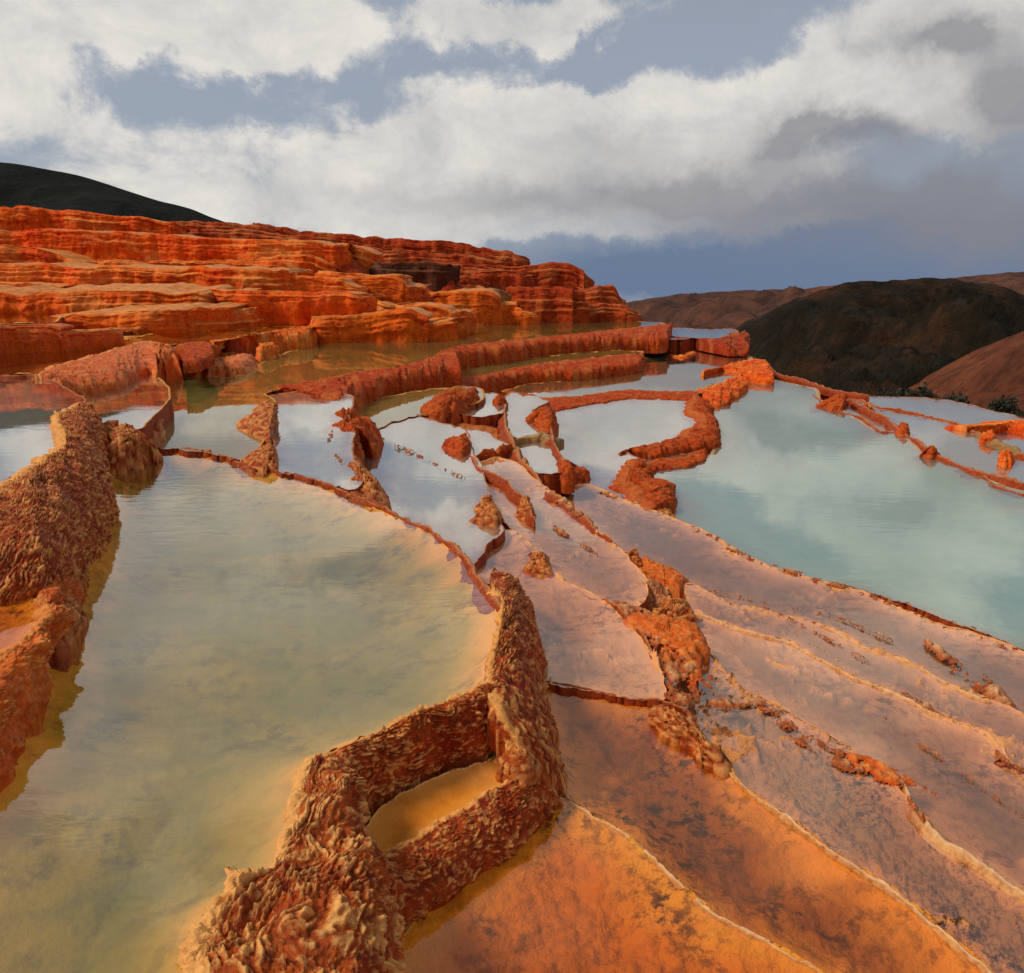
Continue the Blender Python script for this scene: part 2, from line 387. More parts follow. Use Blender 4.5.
def rim(mat,pts,z,label,lip=.02,w=.03,drop=.06,side=1,gap=0.,st=1.6,rough=.012,back=None,name='pool_rim',cat='pool rim',amp=.006,gaps=.35):
    w=w*.36; lip=lip*.55; amp=min(amp,.012)*.3; rough=rough*.55
    """a thin raised rim along a picture line at level z; side=+1: ground falls to the right of the direction of travel"""
    C=np.array([(p[0],p[1],(p[2] if len(p)>2 else 1.)) for p in pts],float)
    n=int(max(14,min(600,plen(C)/st)))
    Q=cr(C,n)
    P=un(Q[:,0],Q[:,1],z)
    sc=Q[:,2]
    t=np.gradient(P[:,:2],axis=0); t/=np.linalg.norm(t,axis=1,keepdims=True)+1e-9
    nr=np.stack([t[:,1],-t[:,0]],1)*side
    u=np.r_[0,np.cumsum(np.linalg.norm(np.diff(P,axis=0),axis=1))]
    sd=int(abs(P[0,0]*91+P[0,1]*17))%89
    wob=fbm(u/.18,u*0,None,4,sd)*w*.5
    P[:,:2]+=nr*wob[:,None]
    en=np.clip(np.minimum(np.arange(n),n-1-np.arange(n))/(.08*n+1),0,1)**.6; sc=sc*(.15+.85*en)
    lv=lip*sc*(1+.6*fbm(u/.1,u*0+3,None,3,sd+1))-gaps*lip*(fbm(u/.22,u*0+9,None,3,sd+5)>0)*1.6
    wv=w*sc*(1+.5*fbm(u/.14,u*0+7,None,3,sd+2))
    bw=back or 1.2
    prof=[(-bw*2.2,-.045),(-bw,-.008),(-.5*bw,.55),(-.15,1.),(.25,1.),(.7,.45),(1.,-.3)]
    ns=len(prof)+3
    G=np.zeros((n,ns,3))
    for k,(a,b) in enumerate(prof):
        G[:,k,:2]=P[:,:2]+nr*(a*wv)[:,None]
        G[:,k,2]=z+(b if b<0 and k<2 else 0)+(lv*b if b>=0 else 0)
    G[:,6,2]=z-.3*drop
    for k,(a,b) in enumerate([(1.25,.7),(1.5,1.),(1.8,1.5)]):
        G[:,7+k,:2]=P[:,:2]+nr*(a*wv)[:,None]; G[:,7+k,2]=z-drop*b
    G=np.concatenate([G[:,:1]-np.array([0,0,.15]),G],1); ns+=1
    # subdivide across
    s=np.linspace(0,ns-1,ns*3); i=np.clip(s.astype(int),0,ns-2); fr=(s-i)[None,:,None]
    G=G[:,i]*(1-fr)+G[:,i+1]*fr
    uu=u[:,None]+0*s[None,:]
    r=fbm(G[...,0]/.05,G[...,1]/.05,G[...,2]/.05,3,sd)*rough
    vv=np.concatenate([np.zeros((n,1)),np.cumsum(np.linalg.norm(np.diff(G,axis=1),axis=2),1)],1)
    scn=scales(uu,vv,.035,.022,sd)*amp
    mk=((s>2.5)&(s<9))[None,:]
    G[...,2]+=(r+scn)*mk; G[...,:2]+=(nr[:,None,:]*(scn[...,None]*1.3))*mk[...,None]
    tip=np.clip(1-np.abs(s[None,:]-4.5)/2+0*uu,0,1)*.8+np.clip(scn/amp if amp else 0,0,1)*.3
    fc=gridfaces(n,len(s))
    if side<0: fc=fc[:,::-1]
    o=link(name,G.reshape(-1,3),fc,M[mat],attrs={'tip':np.clip(tip,0,1)})
    return tag(o,label,cat,'thin rims between the pools')

def islet(mat,outl,z,hp,label,m=2.2,name='rock_islet',rough=.02,amp=.008,cat='rock islet',group='rock islets standing in the pools',skew=0.):
    P=np.array(outl,float); yb,yt=P[:,1].max(),P[:,1].min()
    P[:,1]+=hp*(yb-P[:,1])/(yb-yt+1e-6)*.9
    Q=closed(P,1.3); Q=Q+np.stack([fbm(Q[:,0]/7,Q[:,1]/5,None,3,5),fbm(Q[:,0]/7,Q[:,1]/5,None,3,6)],1)*np.array([2.4,1.1])
    B=un(Q[:,0],Q[:,1],z)[:,:2]
    c=B.mean(0); c=c+skew*(B[:,0].max()-c[0])*np.array([1,0])
    d=c[1]; Hh=hp*d/F/cp
    nr=22; n=len(B)
    r=np.r_[1.12,np.linspace(1.04,0.02,nr-1)]
    G=np.zeros((n,nr,3)); G[...,:2]=c+(B-c)[:,None,:]*r[None,:,None]
    G[...,2]=z-.03+(Hh+.03)*np.clip(1-np.clip(r,0,1)**m,0,1)[None,:]**.8
    G[:,0,2]=z-.22
    sd=int(abs(c[0]*51+c[1]*13))%83
    nn=gnormals(G); fl=np.sign(nn[...,2].mean()) or 1; nn*=fl
    per=np.r_[0,np.cumsum(np.linalg.norm(np.diff(B,axis=0),axis=1))]
    u=per[:,None]+0*r[None,:]; v=(1-r)[None,:]*np.linalg.norm(B-c,axis=1)[:,None]+G[...,2]
    k_=max(1.,d/7); u=u+fbm(G[...,0]/.2,G[...,1]/.2,None,3,sd+2)*.05*k_; sc=.6*scales(u,v,.045*k_,.032*k_,sd)+.5*scales(u+7,v+3,.1*k_,.075*k_,sd+4)
    a=sc*max(amp,.02)*k_*1.3+.5*fbm(G[...,0]/(.3*k_),G[...,1]/(.3*k_),None,2,sd+9)*rough*k_*1.5+fbm(G[...,0]/.12,G[...,1]/.12,G[...,2]/.12,4,sd)*rough
    G=G+nn*a[...,None]
    V=np.vstack([G.reshape(-1,3)]); fc=gridfaces(n,nr)
    i=(n-1)*nr+np.arange(nr-1); j=np.arange(nr-1)
    fc=np.vstack([fc,np.stack([i,i+1,j+1,j],1)])
    # close the tip
    V=np.vstack([V,[[c[0],c[1],G[:,-1,2].mean()+.003]]]); ti=len(V)-1
    e=np.arange(n)*nr+nr-1; e2=np.roll(e,-1)
    fc=np.vstack([fc,np.stack([e,np.full(n,ti),np.full(n,ti),e2],1)]) if False else fc
    if fl<0: fc=fc[:,::-1]
    o=link(name,V[:-1],fc,M[mat],attrs={'tip':np.clip(sc*.9,0,1).ravel()})
    return tag(o,label,cat,group)

def terrace(mat,pts,D,label,back=2.4,m=3.2,lobes=.28,tm='tread',Db=None,rise=.15,st=1.1,cat='travertine terrace',edge=.03,colw=.3):
    """hillside step: pts = (x, top row, foot row[, distance]) at distance D; face + tread behind"""
    P=[]
    for p in pts:
        d=p[3] if len(p)>3 else D
        P.append(np.r_[atD(p[0],p[1],d),atD(p[0],p[2],d-.35*(p[2]-p[1])*d/F-.08)])
    P=np.array(P)
    # the ends turn back into the hill
    e0=P[0].copy(); e1=P[-1].copy()
    e0[[1,4]]+=1.6; e0[[0,3]]-=.35; e1[[1,4]]+=1.6; e1[[0,3]]+=.35
    P=np.vstack([e0,P,e1])
    pl=plen([(p[0],p[1]) for p in pts])+30
    nu=int(max(26,min(500,pl/st)))
    C=cr(P,nu); T=C[:,:3]; B=C[:,3:]
    hh=max(p[2]-p[1] for p in pts); nv=int(max(16,min(80,hh/st*2.2)))
    sd=int(abs(P[1,0]*37+P[1,2]*91+D))%91
    u=np.r_[0,np.cumsum(np.linalg.norm(np.diff(T,axis=0),axis=1))]
    lob=(fbm(u/1.6,u*0+sd,None,3,sd)-.1)*lobes+np.abs(vnoise(u/1.1,u*0,None,sd+4))*.12
    t=np.gradient(T[:,:2],axis=0); t/=np.linalg.norm(t,axis=1,keepdims=True)+1e-9
    nr=np.stack([t[:,1],-t[:,0]],1)
    T=T.copy();B=B.copy(); T[:,:2]+=nr*lob[:,None]; B[:,:2]+=nr*(lob*1.15)[:,None]
    jag=fbm(u/.8,u*0+4,None,4,sd+8)*edge
    T[:,2]+=jag
    th=np.linspace(0,math.pi/2,nv); e=2./m
    x=np.sin(th)**e; z=1-np.cos(th)**e
    G=np.zeros((nu,nv,3)); G[...,:2]=T[:,None,:2]+(B-T)[:,None,:2]*x[None,:,None]
    G[...,2]=T[:,None,2]+(B-T)[:,None,2]*z[None,:]
    # rows below the foot
    kd=3
    Dn=np.repeat(G[:,-1:],kd,1).copy(); Dn[...,2]-=np.array([.15,.35,.7])[None,:]
    G=np.concatenate([G,Dn],1); nv2=nv+kd
    zf=(T[:,None,2]-G[...,2])/(T[:,None,2]-B[:,None,2]+1e-6); led=np.zeros_like(zf)
    if D>20:
        for b0,sc_,ww in ((.36,5.,.13),(.68,3.5,.08)):
            c0=b0+.14*fbm(u/sc_,u*0+b0*9,None,3,sd+33); on=np.clip(.5+1.8*fbm(u/4.,u*0+b0*5,None,2,sd+37),0,1)
            t_=np.clip((zf-c0[:,None])/.06+.5,0,1); t_=t_*t_*(3-2*t_)
            G[...,:2]+=nr[:,None,:]*(t_*on[:,None]*ww)[...,None]; led=np.maximum(led,np.exp(-((zf-c0[:,None]-.02)/.05)**2)*on[:,None])
    v=np.concatenate([np.zeros((nu,1)),np.cumsum(np.linalg.norm(np.diff(G,axis=1),axis=2),1)],1); uu=u[:,None]+0*v
    env=np.clip(np.arange(nv2)/4,0,1)[None,:]
    fl=fbm(uu/colw,v/1.2,None,3,sd+1)*.05+fbm(uu/(colw*.3),v/.25,None,3,sd+2)*.022
    rel=scales(uu+fl,v,.22,.12,sd+3)*.03+fbm(uu/2.2,v/.16,None,3,sd+30)*.05
    G[...,:2]+=nr[:,None,:]*((fl+rel)*env)[...,None]
    tip=np.clip(np.exp(-(v/.16)**2)*1.1+led*.7+.12+.5*fbm(uu/1.4,v/.7,None,4,sd+7),0,1)
    root=thing('travertine_terrace',label,cat,'terraces stepping up the hillside',tuple(B[nu//2]))
    cut=max(2,nv//7)
    part('lip',G[:,:cut+1],M[mat],root,tip[:,:cut+1],True)
    part('riser',G[:,cut:],M[mat],root,tip[:,cut:],True)
    kb=5; tb=np.linspace(0,1,kb)
    K=np.zeros((nu,kb,3)); K[...,:2]=T[:,None,:2]+np.array([0,1.])[None,None,:]*(back*tb)[None,:,None]
    K[...,2]=T[:,None,2]-.012+rise*tb[None,:]**1.2*np.ones((nu,1))+fbm(K[...,0]/.6,K[...,1]/.6,None,3,sd)*.03*tb[None,:]
    K[:,0,1]-=.02
    part('tread',K,M[tm],root,np.zeros(nu*kb))
    for q in (T,): TOPPTS.extend(q[::8].tolist())
    TOPPTS.extend(B[::8].tolist())
    return root

POOLS=[]
def pool(poly,z,depth,bm,wm,label,L=.35,step=2.6,relief=.01,rl=.12,marg=.05,jit=1.0,wmarg=.03):
    POOLS.append(dict(poly=np.array(poly,float),z=z,depth=depth,bm=bm,wm=wm,label=label,L=L,step=step,relief=relief,rl=rl,marg=marg,jit=jit,wmarg=wmarg))
def build_pools():
    for p in POOLS:
        Q=closed(p['poly'],2.2); k=np.arange(len(Q))
        Q=Q+np.stack([fbm(Q[:,0]/9,Q[:,1]/9,None,3,3),fbm(Q[:,0]/9,Q[:,1]/9,None,3,8)],1)*p['jit']*1.3+np.stack([fbm(Q[:,0]/2.5,Q[:,1]/2.5,None,2,13),fbm(Q[:,0]/2.5,Q[:,1]/2.5,None,2,18)],1)*.7*p['jit']
        p['w']=un(Q[:,0],np.maximum(Q[:,1],HZ+14),p['z'])[:,:2]
    for p in POOLS:
        w=p['w']; z=p['z']
        c=w.mean(0); d=math.hypot(*c)
        # water: a flat sheet, outline pushed a little under the rims
        t=np.roll(w,-1,0)-np.roll(w,1,0); t/=np.linalg.norm(t,axis=1,keepdims=True)+1e-9
        n=np.stack([t[:,1],-t[:,0]],1)
        area=.5*np.sum(w[:,0]*np.roll(w[:,1],-1)-np.roll(w[:,0],-1)*w[:,1])
        if area<0: n=-n
        dist=np.linalg.norm(w,axis=1)
        wo=w+n*(p['wmarg']*(.4+dist/6))[:,None]
        # bed, sampled finely where it is near
        poly=p['poly']; s=p['step']
        x0,x1=poly[:,0].min()-14,poly[:,0].max()+14; y0,y1=max(poly[:,1].min()-5,HZ+14),poly[:,1].max()+14
        xs=np.arange(x0,x1,s); ys=np.arange(y0,y1,max(.7,min(s,(y1-y0)/40)))
        PX,PY=np.meshgrid(xs,ys,indexing='ij')
        G=un(PX,PY,z); X,Y=G[...,0],G[...,1]
        sdv,NX,NY=sdist(X,Y,w,True)
        ds=np.hypot(X,Y)
        mg=p['marg']*(.15+ds/14)
        wm_=p['marg']*(.15+ds/14)*.6+.002; dl0=np.maximum(-sdv,1e-6); ow_=sdv<-wm_
        WG=np.stack([np.where(ow_,NX+(X-NX)/dl0*wm_,X),np.where(ow_,NY+(Y-NY)/dl0*wm_,Y),np.full(X.shape,z)],-1)
        wf=gridfaces(*X.shape); wf=wf[(~ow_).reshape(-1)[wf].any(1)][:,::-1]
        us=np.unique(wf); mq=-np.ones(X.size,int); mq[us]=np.arange(len(us))
        e1=WG.reshape(-1,3)[us]; f0=mq[wf]
        nz0=np.cross(e1[f0[:,1]]-e1[f0[:,0]],e1[f0[:,2]]-e1[f0[:,0]])[:,2].sum()
        if nz0<0: f0=f0[:,::-1]
        o=link('pool_water',e1,f0,p['wm'],smooth=False)
        tag(o,p['label'],'water','pools of water',kind='structure')
        dd=np.clip(sdv,0,None)
        LL=p['L']
        dep=1-np.exp(-dd/LL)
        zz=z-.006-p['depth']*dep+np.clip(-sdv,0,None)*.25
        rel=fbm(X/p['rl'],Y/p['rl'],None,5,7)*p['relief']*(.25+.75*dep)
        lumps=np.clip(fbm(X/(p['rl']*.35),Y/(p['rl']*.35),None,3,31)-.25,0,1)*p['relief']*.8
        zz=zz+rel+lumps*(.3+.7*dep)
        if p['wm'] is WM_sheet:
            q1=fbm(X/.42+.3*fbm(X/.12,Y/.12,None,2,90),Y/.9,None,3,91); q2=fbm(X/.22,Y/.3,None,3,93)
            rid=np.clip(1-np.abs(q1)*11,0,1)*.9+np.clip(1-np.abs(q2)*9,0,1)*.35
            rid*=np.clip(.55+1.2*fbm(X/.6,Y/.6,None,2,95),0,1)
            zz=zz+rid*p['depth']*1.15+fbm(X/.02,Y/.02,None,2,97)*.002; dep=np.clip(dep*(1-.85*rid)-.15*rid,0,1)
        zz=np.where(sdv>0,np.minimum(zz,z-.002 if p['depth']>.05 else z+.006),zz)
        G[...,2]=zz
        keep=(sdv>-mg)
        fc=gridfaces(*X.shape)
        kf=keep.reshape(-1)[fc].any(1); fc=fc[kf]
        # vertices past the outline slide back onto it
        of=~keep; dl=np.maximum(-sdv,1e-6)
        G[...,0]=np.where(of,NX+(X-NX)/dl*mg,X); G[...,1]=np.where(of,NY+(Y-NY)/dl*mg,Y)
        G[...,2]=np.where(of,z+.004,G[...,2])
        if len(fc)==0: continue
        used=np.unique(fc); mp=-np.ones(X.size,int); mp[used]=np.arange(len(used))
        o=link('pool_bed',G.reshape(-1,3)[used],mp[fc],p['bm'],attrs={'dep':dep.reshape(-1)[used]})
        bo=w+n*(p['marg']*(.15+dist/14)*.98)[:,None]
        lv=[.004,-.03,-.12,-.3,-.55]; ox=[0,.004,.01,.02,.05]; rr=[]
        for a_,b_ in zip(lv,ox):
            q=bo+n*b_; jn=fbm(q[:,0]/.12,q[:,1]/.12,np.full(len(q),a_*8),3,5)*.01*(a_<0)
            rr.append(np.c_[q+n*jn[:,None],np.full(len(q),z+a_)])
        SG=np.stack(rr,1); SG=np.concatenate([SG,SG[:1]],0)
        bk_=link('bank',SG.reshape(-1,3),gridfaces(*SG.shape[:2])[:,::(-1 if area<0 else 1)],M['rim'],parent=o,attrs={'tip':np.zeros(SG.shape[0]*SG.shape[1])})
        tag(o,'bed under the '+p['label'].replace('still ',''),'pool bed','beds of the pools',kind='structure')

# water and bed materials
WM_big=water_mat('amber_pool_water',(.46,.42,.20),.04,.54,.30,(.97,.95,.72),.018,7.,.5)
WM_teal=water_mat('milky_teal_water',(.36,.50,.40),.32,.50,.16,(.88,.94,.88),.010,5.,.3)
WM_sky=water_mat('clear_pool_water',(.55,.52,.46),.10,.32,.12,(.95,.95,.9),.012,6.,.3)
WM_olive=water_mat('olive_pool_water',(.44,.38,.11),.42,.66,.08,(.9,.85,.5),.012,4.,.3)
WM_orange=water_mat('orange_pool_water',(.5,.2,.03),.03,.85,.15,(1,.88,.62),.03,7.,.3)
WM_sheet=water_mat('thin_water_film',(.62,.34,.20),.03,.60,.20,(1,.93,.87),.03,5.,.5)
BM_big=bed_mat('ochre_bed',(.98,.38,.04),(.46,.26,.012),(.18,.14,.007),(.08,.04,.006),8,.7)
BM_orange=bed_mat('orange_bed',(.84,.32,.03),(.68,.17,.004),(.36,.075,.004),(.06,.016,.003),18,1.,1.)
BM_teal=bed_mat('pale_teal_bed',(.50,.25,.12),(.42,.48,.36),(.27,.40,.32),(.2,.25,.18),4,.3)
BM_pale=bed_mat('pale_bed',(.40,.13,.04),(.52,.40,.29),(.44,.43,.36),(.25,.2,.15),6,.4)
BM_sheet=bed_mat('salmon_flowstone',(.86,.36,.12),(.54,.21,.065),(.24,.105,.03),(.12,.04,.012),12,.8,.7)
BM_r2=bed_mat('brown_orange_bed',(.84,.28,.03),(.34,.085,.005),(.10,.028,.004),(.035,.012,.003),16,1.,1.)
BM_pebble=bed_mat('pebbled_flowstone',(.86,.32,.09),(.50,.19,.05),(.34,.15,.035),(.06,.028,.008),30,1.,1.)
BM_olive=bed_mat('olive_bed',(.55,.22,.03),(.36,.20,.03),(.22,.15,.02),(.12,.07,.01),5,.4)

# ================================================================ POOLS (outline in the picture, level)
zP1,zP0,zB1,zM1,zU,zQ2,zC1,zR1=0.,.48,.25,.50,.03,.02,-.32,-.38
zS2,zS,zT=-.78,-.81,-.95
zR2,zR3,zBP,zBL=-.40,-.385,-.24,.20
zV1,zV2,zV3,zV4=-.45,-.55,-.66,-.78
zE,zF,zD1=-.44,-.5,-.39
pool([(-90,1070),(-90,860),(-40,800),(0,772),(14,742),(12,705),(42,690),(60,642),(74,602),(82,577),(97,560),(108,520),(112,468),(135,462),(160,450),(205,455),(240,465),(275,473),(300,478),(340,491),(375,509),(410,524),(440,542),(465,567),(490,602),(500,625),(497,650),(487,688),(440,705),(400,722),(360,738),(320,757),(322,775),(305,800),(298,840),(272,870),(242,890),(216,920),(205,950),(198,1000),(190,1070)],
     zP1,.24,BM_big,WM_big,'large still amber pool in the lower left, reflecting cream cloud',L=.30,step=2.2,relief=.012,rl=.22,marg=.02)
pool([(-500,377),(0,377),(42,378),(62,388),(84,401),(70,408),(57,418),(65,426),(58,436),(62,443),(45,456),(20,471),(0,482),(-60,520),(-160,562),(-500,740)],
     zP0,.2,BM_pale,WM_sky,'bright pool behind the honeycomb wall at the left edge',L=.4,marg=.03)
pool([(84,402),(86,394),(103,389),(128,382),(148,373),(158,380),(166,388),(168,398),(158,410),(142,424),(138,428),(105,430),(98,418)],
     zB1,.2,BM_olive,WM_sky,'small pool enclosed by knobbly walls beside the left bank',L=.3,step=1.6)
pool([(-100,347),(0,349),(20,347),(45,343),(62,340),(100,338),(140,338),(165,331),(230,330),(300,326),(316,326),(290,329),(250,334),(215,341),(180,344),(165,346),(150,341),(125,347),(95,355),(70,361),(45,371),(0,374),(-100,374)],
     zM1,.2,BM_orange,WM_orange,'orange pool behind the knobbly wall on the left',L=.5,step=1.8)
pool([(-100,312),(0,311),(62,311),(56,318),(50,323),(0,324),(-100,325)],.92,.15,BM_orange,WM_orange,'upper orange pool at the left edge below the terraces',step=1.6)
pool([(62,324),(80,321),(120,322),(152,321),(135,329),(100,333),(66,334),(58,329)],.58,.12,BM_orange,WM_orange,'narrow orange pool below the tan terrace on the left',step=1.4)
pool([(158,382),(183,374),(205,375),(235,379),(257,365),(300,350),(322,341),(355,337),(425,332),(440,325),(455,320),(500,319),(525,318),(575,316),(600,318),(640,322),(668,325),(640,327),(580,334),(500,341),(443,350),(446,356),(400,366),(340,376),(300,383),(280,387),(262,393),(272,400),(272,425),(262,438),(255,452),(235,459),(205,452),(180,448),(163,447),(152,440),(160,425),(170,400)],
     zU,.25,BM_olive,WM_olive,'long olive pool at the foot of the terraces',L=.7,step=1.8)
pool([(272,397),(300,392),(345,394),(350,405),(345,418),(352,430),(350,455),(360,478),(352,489),(330,484),(300,475),(276,468),(276,440),(268,434),(274,420)],
     zQ2,.12,BM_pale,WM_sky,'pale pool between the twin islets and the red crusted bank',L=.3,step=1.8)
pool([(350,402),(385,398),(430,390),(462,388),(480,390),(478,402),(440,412),(405,418),(384,425),(362,436),(352,425)],-.31,.1,BM_olive,WM_olive,'narrow olive pool under the red dam of the long pool',step=1.5)
pool([(355,439),(380,428),(400,420),(420,418),(450,426),(464,433),(470,452),(478,462),(480,476),(490,500),(500,528),(484,545),(472,563),(450,545),(425,528),(400,517),(386,508),(384,495),(376,480),(362,462)],
     zC1,.08,BM_pale,WM_sky,'pale blue pool in the centre right of the red crusted bank',L=.4,step=1.9)
pool([(478,396),(495,395),(502,404),(500,413),(470,416),(462,413)],-.38,.05,BM_pale,WM_sky,'small white pool right of the red hump',step=1.2)
pool([(464,430),(485,434),(506,445),(500,451),(480,456),(471,453),(470,440)],-.36,.05,BM_pale,WM_sky,'small pink white pool right of the dome islet',step=1.2)
pool([(508,396),(530,396),(546,402),(530,412),(542,420),(550,432),(530,436),(513,436),(508,420)],zE,.06,BM_pale,WM_sky,'white pool left of the pointed islet in the centre',step=1.4)
pool([(514,444),(540,441),(552,448),(560,462),(566,470),(545,473),(528,470),(518,460)],zF,.06,BM_pale,WM_sky,'round pink white pool above the cup shaped islet',step=1.4)
pool([(480,462),(500,459),(514,464),(534,480),(548,491),(560,500),(590,525),(618,550),(630,564),(642,580),(644,596),(636,606),(603,602),(560,578),(532,547),(510,525),(495,500),(482,478)],
     zD1,.04,BM_sheet,WM_sheet,'slim lilac sheet of water between two dotted rims',L=.25,step=2)
pool([(470,565),(484,546),(505,530),(532,547),(560,580),(600,600),(636,637),(656,665),(662,697),(640,699),(600,691),(550,682),(546,660),(526,617),(508,600),(490,582)],
     zR1,.08,BM_sheet,WM_sheet,'pink grey pool right of the spine of honeycomb rock',L=.4,step=2.2,relief=.01)
pool([(505,391),(530,385),(562,381),(600,378),(641,371),(645,358),(668,350),(672,342),(690,344),(705,349),(745,356),(750,362),(735,367),(705,372),(738,374),(730,380),(700,388),(700,392),(660,392),(640,392),(600,395),(545,401),(530,396)],
     zS2,.2,BM_olive,WM_sky,'pool below the lower red ledge with its olive reflection',L=.4,step=1.6)
pool([(553,409),(600,401),(640,399),(700,400),(699,412),(707,420),(692,430),(688,437),(640,446),(622,452),(637,460),(634,470),(624,482),(642,494),(654,510),(620,501),(592,488),(590,472),(575,462),(562,455),(554,430),(549,416)],
     zS,.15,BM_pale,WM_sky,'broad silver pool in the middle behind the red stepped rim',L=.5,step=2)
pool([(646,461),(665,456),(690,454),(702,449),(696,456),(665,460),(645,465)],-.92,.05,BM_pale,WM_sky,'sliver of pool held by the double red rim',step=1.2)
pool([(745,378),(770,380),(812,389),(816,399),(835,408),(855,419),(875,431),(900,433),(915,450),(940,461),(975,473),(1000,486),(1024,493),(1600,665),(1600,905),(1024,648),(960,624),(900,600),(850,586),(800,576),(730,551),(715,537),(680,522),(677,505),(676,490),(650,482),(655,470),(705,460),(719,448),(718,425),(712,405),(740,395),(745,385)],
     zT,.35,BM_teal,WM_teal,'wide milky teal pool on the right reflecting clouds',L=.9,step=3,marg=.06)
pool([(842,402),(862,408),(872,413),(896,425),(906,433),(880,433),(870,426),(855,419),(836,408)],-1.03,.04,BM_pale,WM_sky,'small triangular pool beyond the teal pool',step=1.5)
pool([(845,398),(862,404),(880,410),(940,421),(965,430),(988,441),(1008,453),(1030,464),(1600,615),(1600,660),(1024,485),(980,473),(940,458),(915,442),(900,431),(885,415),(862,406)],
     -1.08,.06,BM_pale,WM_sky,'grey pool strip between the two far rims on the right',step=2)
pool([(832,391),(870,396),(960,403),(1024,419),(1600,560),(1600,612),(1030,464),(1008,453),(988,441),(965,428),(940,420),(900,412),(878,408),(845,398)],
     -1.14,.06,BM_pale,WM_sky,'farthest pale pool strip along the drop to the valley',step=2)
pool([(669,329),(715,330),(736,331),(722,338),(669,338)],-.30,.1,BM_pale,WM_sky,'far white pool on the red ledge before the valley',step=1.2)
pool([(455,372),(480,366),(545,356),(600,352),(640,352),(636,355),(600,357),(545,362),(490,374),(460,377)],-.46,.12,BM_olive,WM_olive,'narrow olive pool on the lower red ledge',step=1.4)
# sheets on the right
pool([(560,486),(590,487),(620,501),(652,512),(678,523),(715,539),(728,552),(760,565),(800,578),(850,590),(880,603),(940,627),(1024,655),(1600,908),(1600,970),(1024,715),(985,700),(950,686),(905,661),(860,646),(845,636),(820,626),(760,611),(720,601),(688,582),(648,590),(640,575),(625,552),(590,525),(562,499),(545,488)],
     zV4,.035,BM_sheet,WM_sheet,'grey pink water sheet along the near shore of the teal pool',L=.16,step=2.2,relief=.009,marg=.08)
pool([(688,584),(720,601),(760,611),(820,626),(845,636),(860,646),(905,661),(950,686),(985,700),(1024,716),(1600,975),(1600,1075),(1024,776),(1008,764),(985,733),(930,712),(890,691),(850,676),(812,656),(790,643),(735,629),(695,612)],
     zV3,.035,BM_sheet,WM_sheet,'brown grey water sheet in the right middle with a wavy rim',L=.16,step=2.2,relief=.01)
pool([(690,612),(735,629),(790,643),(812,656),(850,677),(890,692),(930,714),(985,735),(1010,766),(1024,777),(1600,1080),(1600,1300),(1024,896),(940,841),(912,803),(880,772),(850,751),(800,721),(765,701),(740,690),(712,655)],
     zV2,.03,BM_sheet,WM_sheet,'tan water sheet on the right above the rubble patch',L=.16,step=2.2,relief=.01)
pool([(668,640),(700,650),(740,690),(765,702),(800,722),(850,753),(895,790),(915,810),(945,845),(1024,900),(1500,1200),(1400,1300),(1120,1120),(990,975),(940,930),(885,886),(840,861),(790,821),(745,791),(725,765),(700,740),(692,720),(672,690),(660,660)],
     zV1,.045,BM_pebble,WM_sheet,'pebbly water sheet in the lower right',L=.2,step=1.6,relief=.022,rl=.045)
pool([(550,686),(600,694),(640,702),(690,722),(700,740),(725,766),(745,791),(790,821),(840,861),(885,886),(940,931),(990,975),(1060,1070),(910,1070),(820,973),(770,945),(720,920),(690,895),(650,860),(625,835),(590,815),(566,792),(556,745)],
     zR2,.14,BM_r2,WM_orange,'deep orange brown pool in the lower middle',L=.35,step=2.2,relief=.025,rl=.12)
pool([(560,800),(590,816),(625,836),(650,861),(690,896),(720,921),(770,946),(820,975),(910,1070),(385,1070),(405,973),(410,935),(440,905),(480,872),(520,842),(545,813)],
     zR3,.12,BM_orange,WM_orange,'bright orange pool at the bottom below the honeycomb wall',L=.3,step=2.2,relief=.025,rl=.12)
pool([(368,835),(385,808),(440,779),(480,766),(515,750),(526,764),(510,784),(480,800),(440,826),(400,851),(372,863),(364,852)],
     zBP,.05,bed_mat('bench_bed',(.88,.46,.16),(.74,.30,.05),(.50,.17,.015),(.2,.07,.01),9,.4),WM_orange,'little amber pool on the bench of the honeycomb wall',L=.22,step=1.8,relief=.006)
pool([(-60,600),(0,598),(25,596),(40,602),(36,622),(20,640),(0,655),(-60,665)],
     zBL,.05,BM_orange,WM_orange,'little orange pool on the bench of the left bank',L=.15,step=1.8)
build_pools()

# ================================================================ NEAR WALLS
wall('travertine_wall','near',[(-500,735,-500,880,.2),(-300,635,-300,760,.2),(-120,545,-120,640,.2),(-60,515,-60,607,.2),(0,484,0,600,.2),(22,472,35,603,.15),(45,458,62,605,.05),(60,446,84,578,0),(64,436,98,552,0),(58,424,108,515,0),(62,416,113,485,0),(72,408,112,466,0),(84,402,104,432,.28)],
     zP0,'tall honeycomb wall holding the bright pool at the left edge',m=2.4,flute=.05,fl=.35,rough=.015,st=1.25,back=.1,amp=.023,cu=.032,cv=.022,group='honeycomb walls of travertine')
wall('travertine_wall','orange',[(-80,672,-80,830),(-30,662,-30,800),(0,655,0,772),(18,645,12,738),(32,636,40,694),(44,620,58,648),(46,604,72,610),(40,598,80,585)],
     zBL,'bright orange crusted bench at the left edge under the tall wall',zb=0,m=2.2,flute=.03,fl=.2,rough=.02,rl=.1,st=1.25,amp=.02,cu=.03,cv=.022,back=.06,backdrop=.05,group='honeycomb walls of travertine')
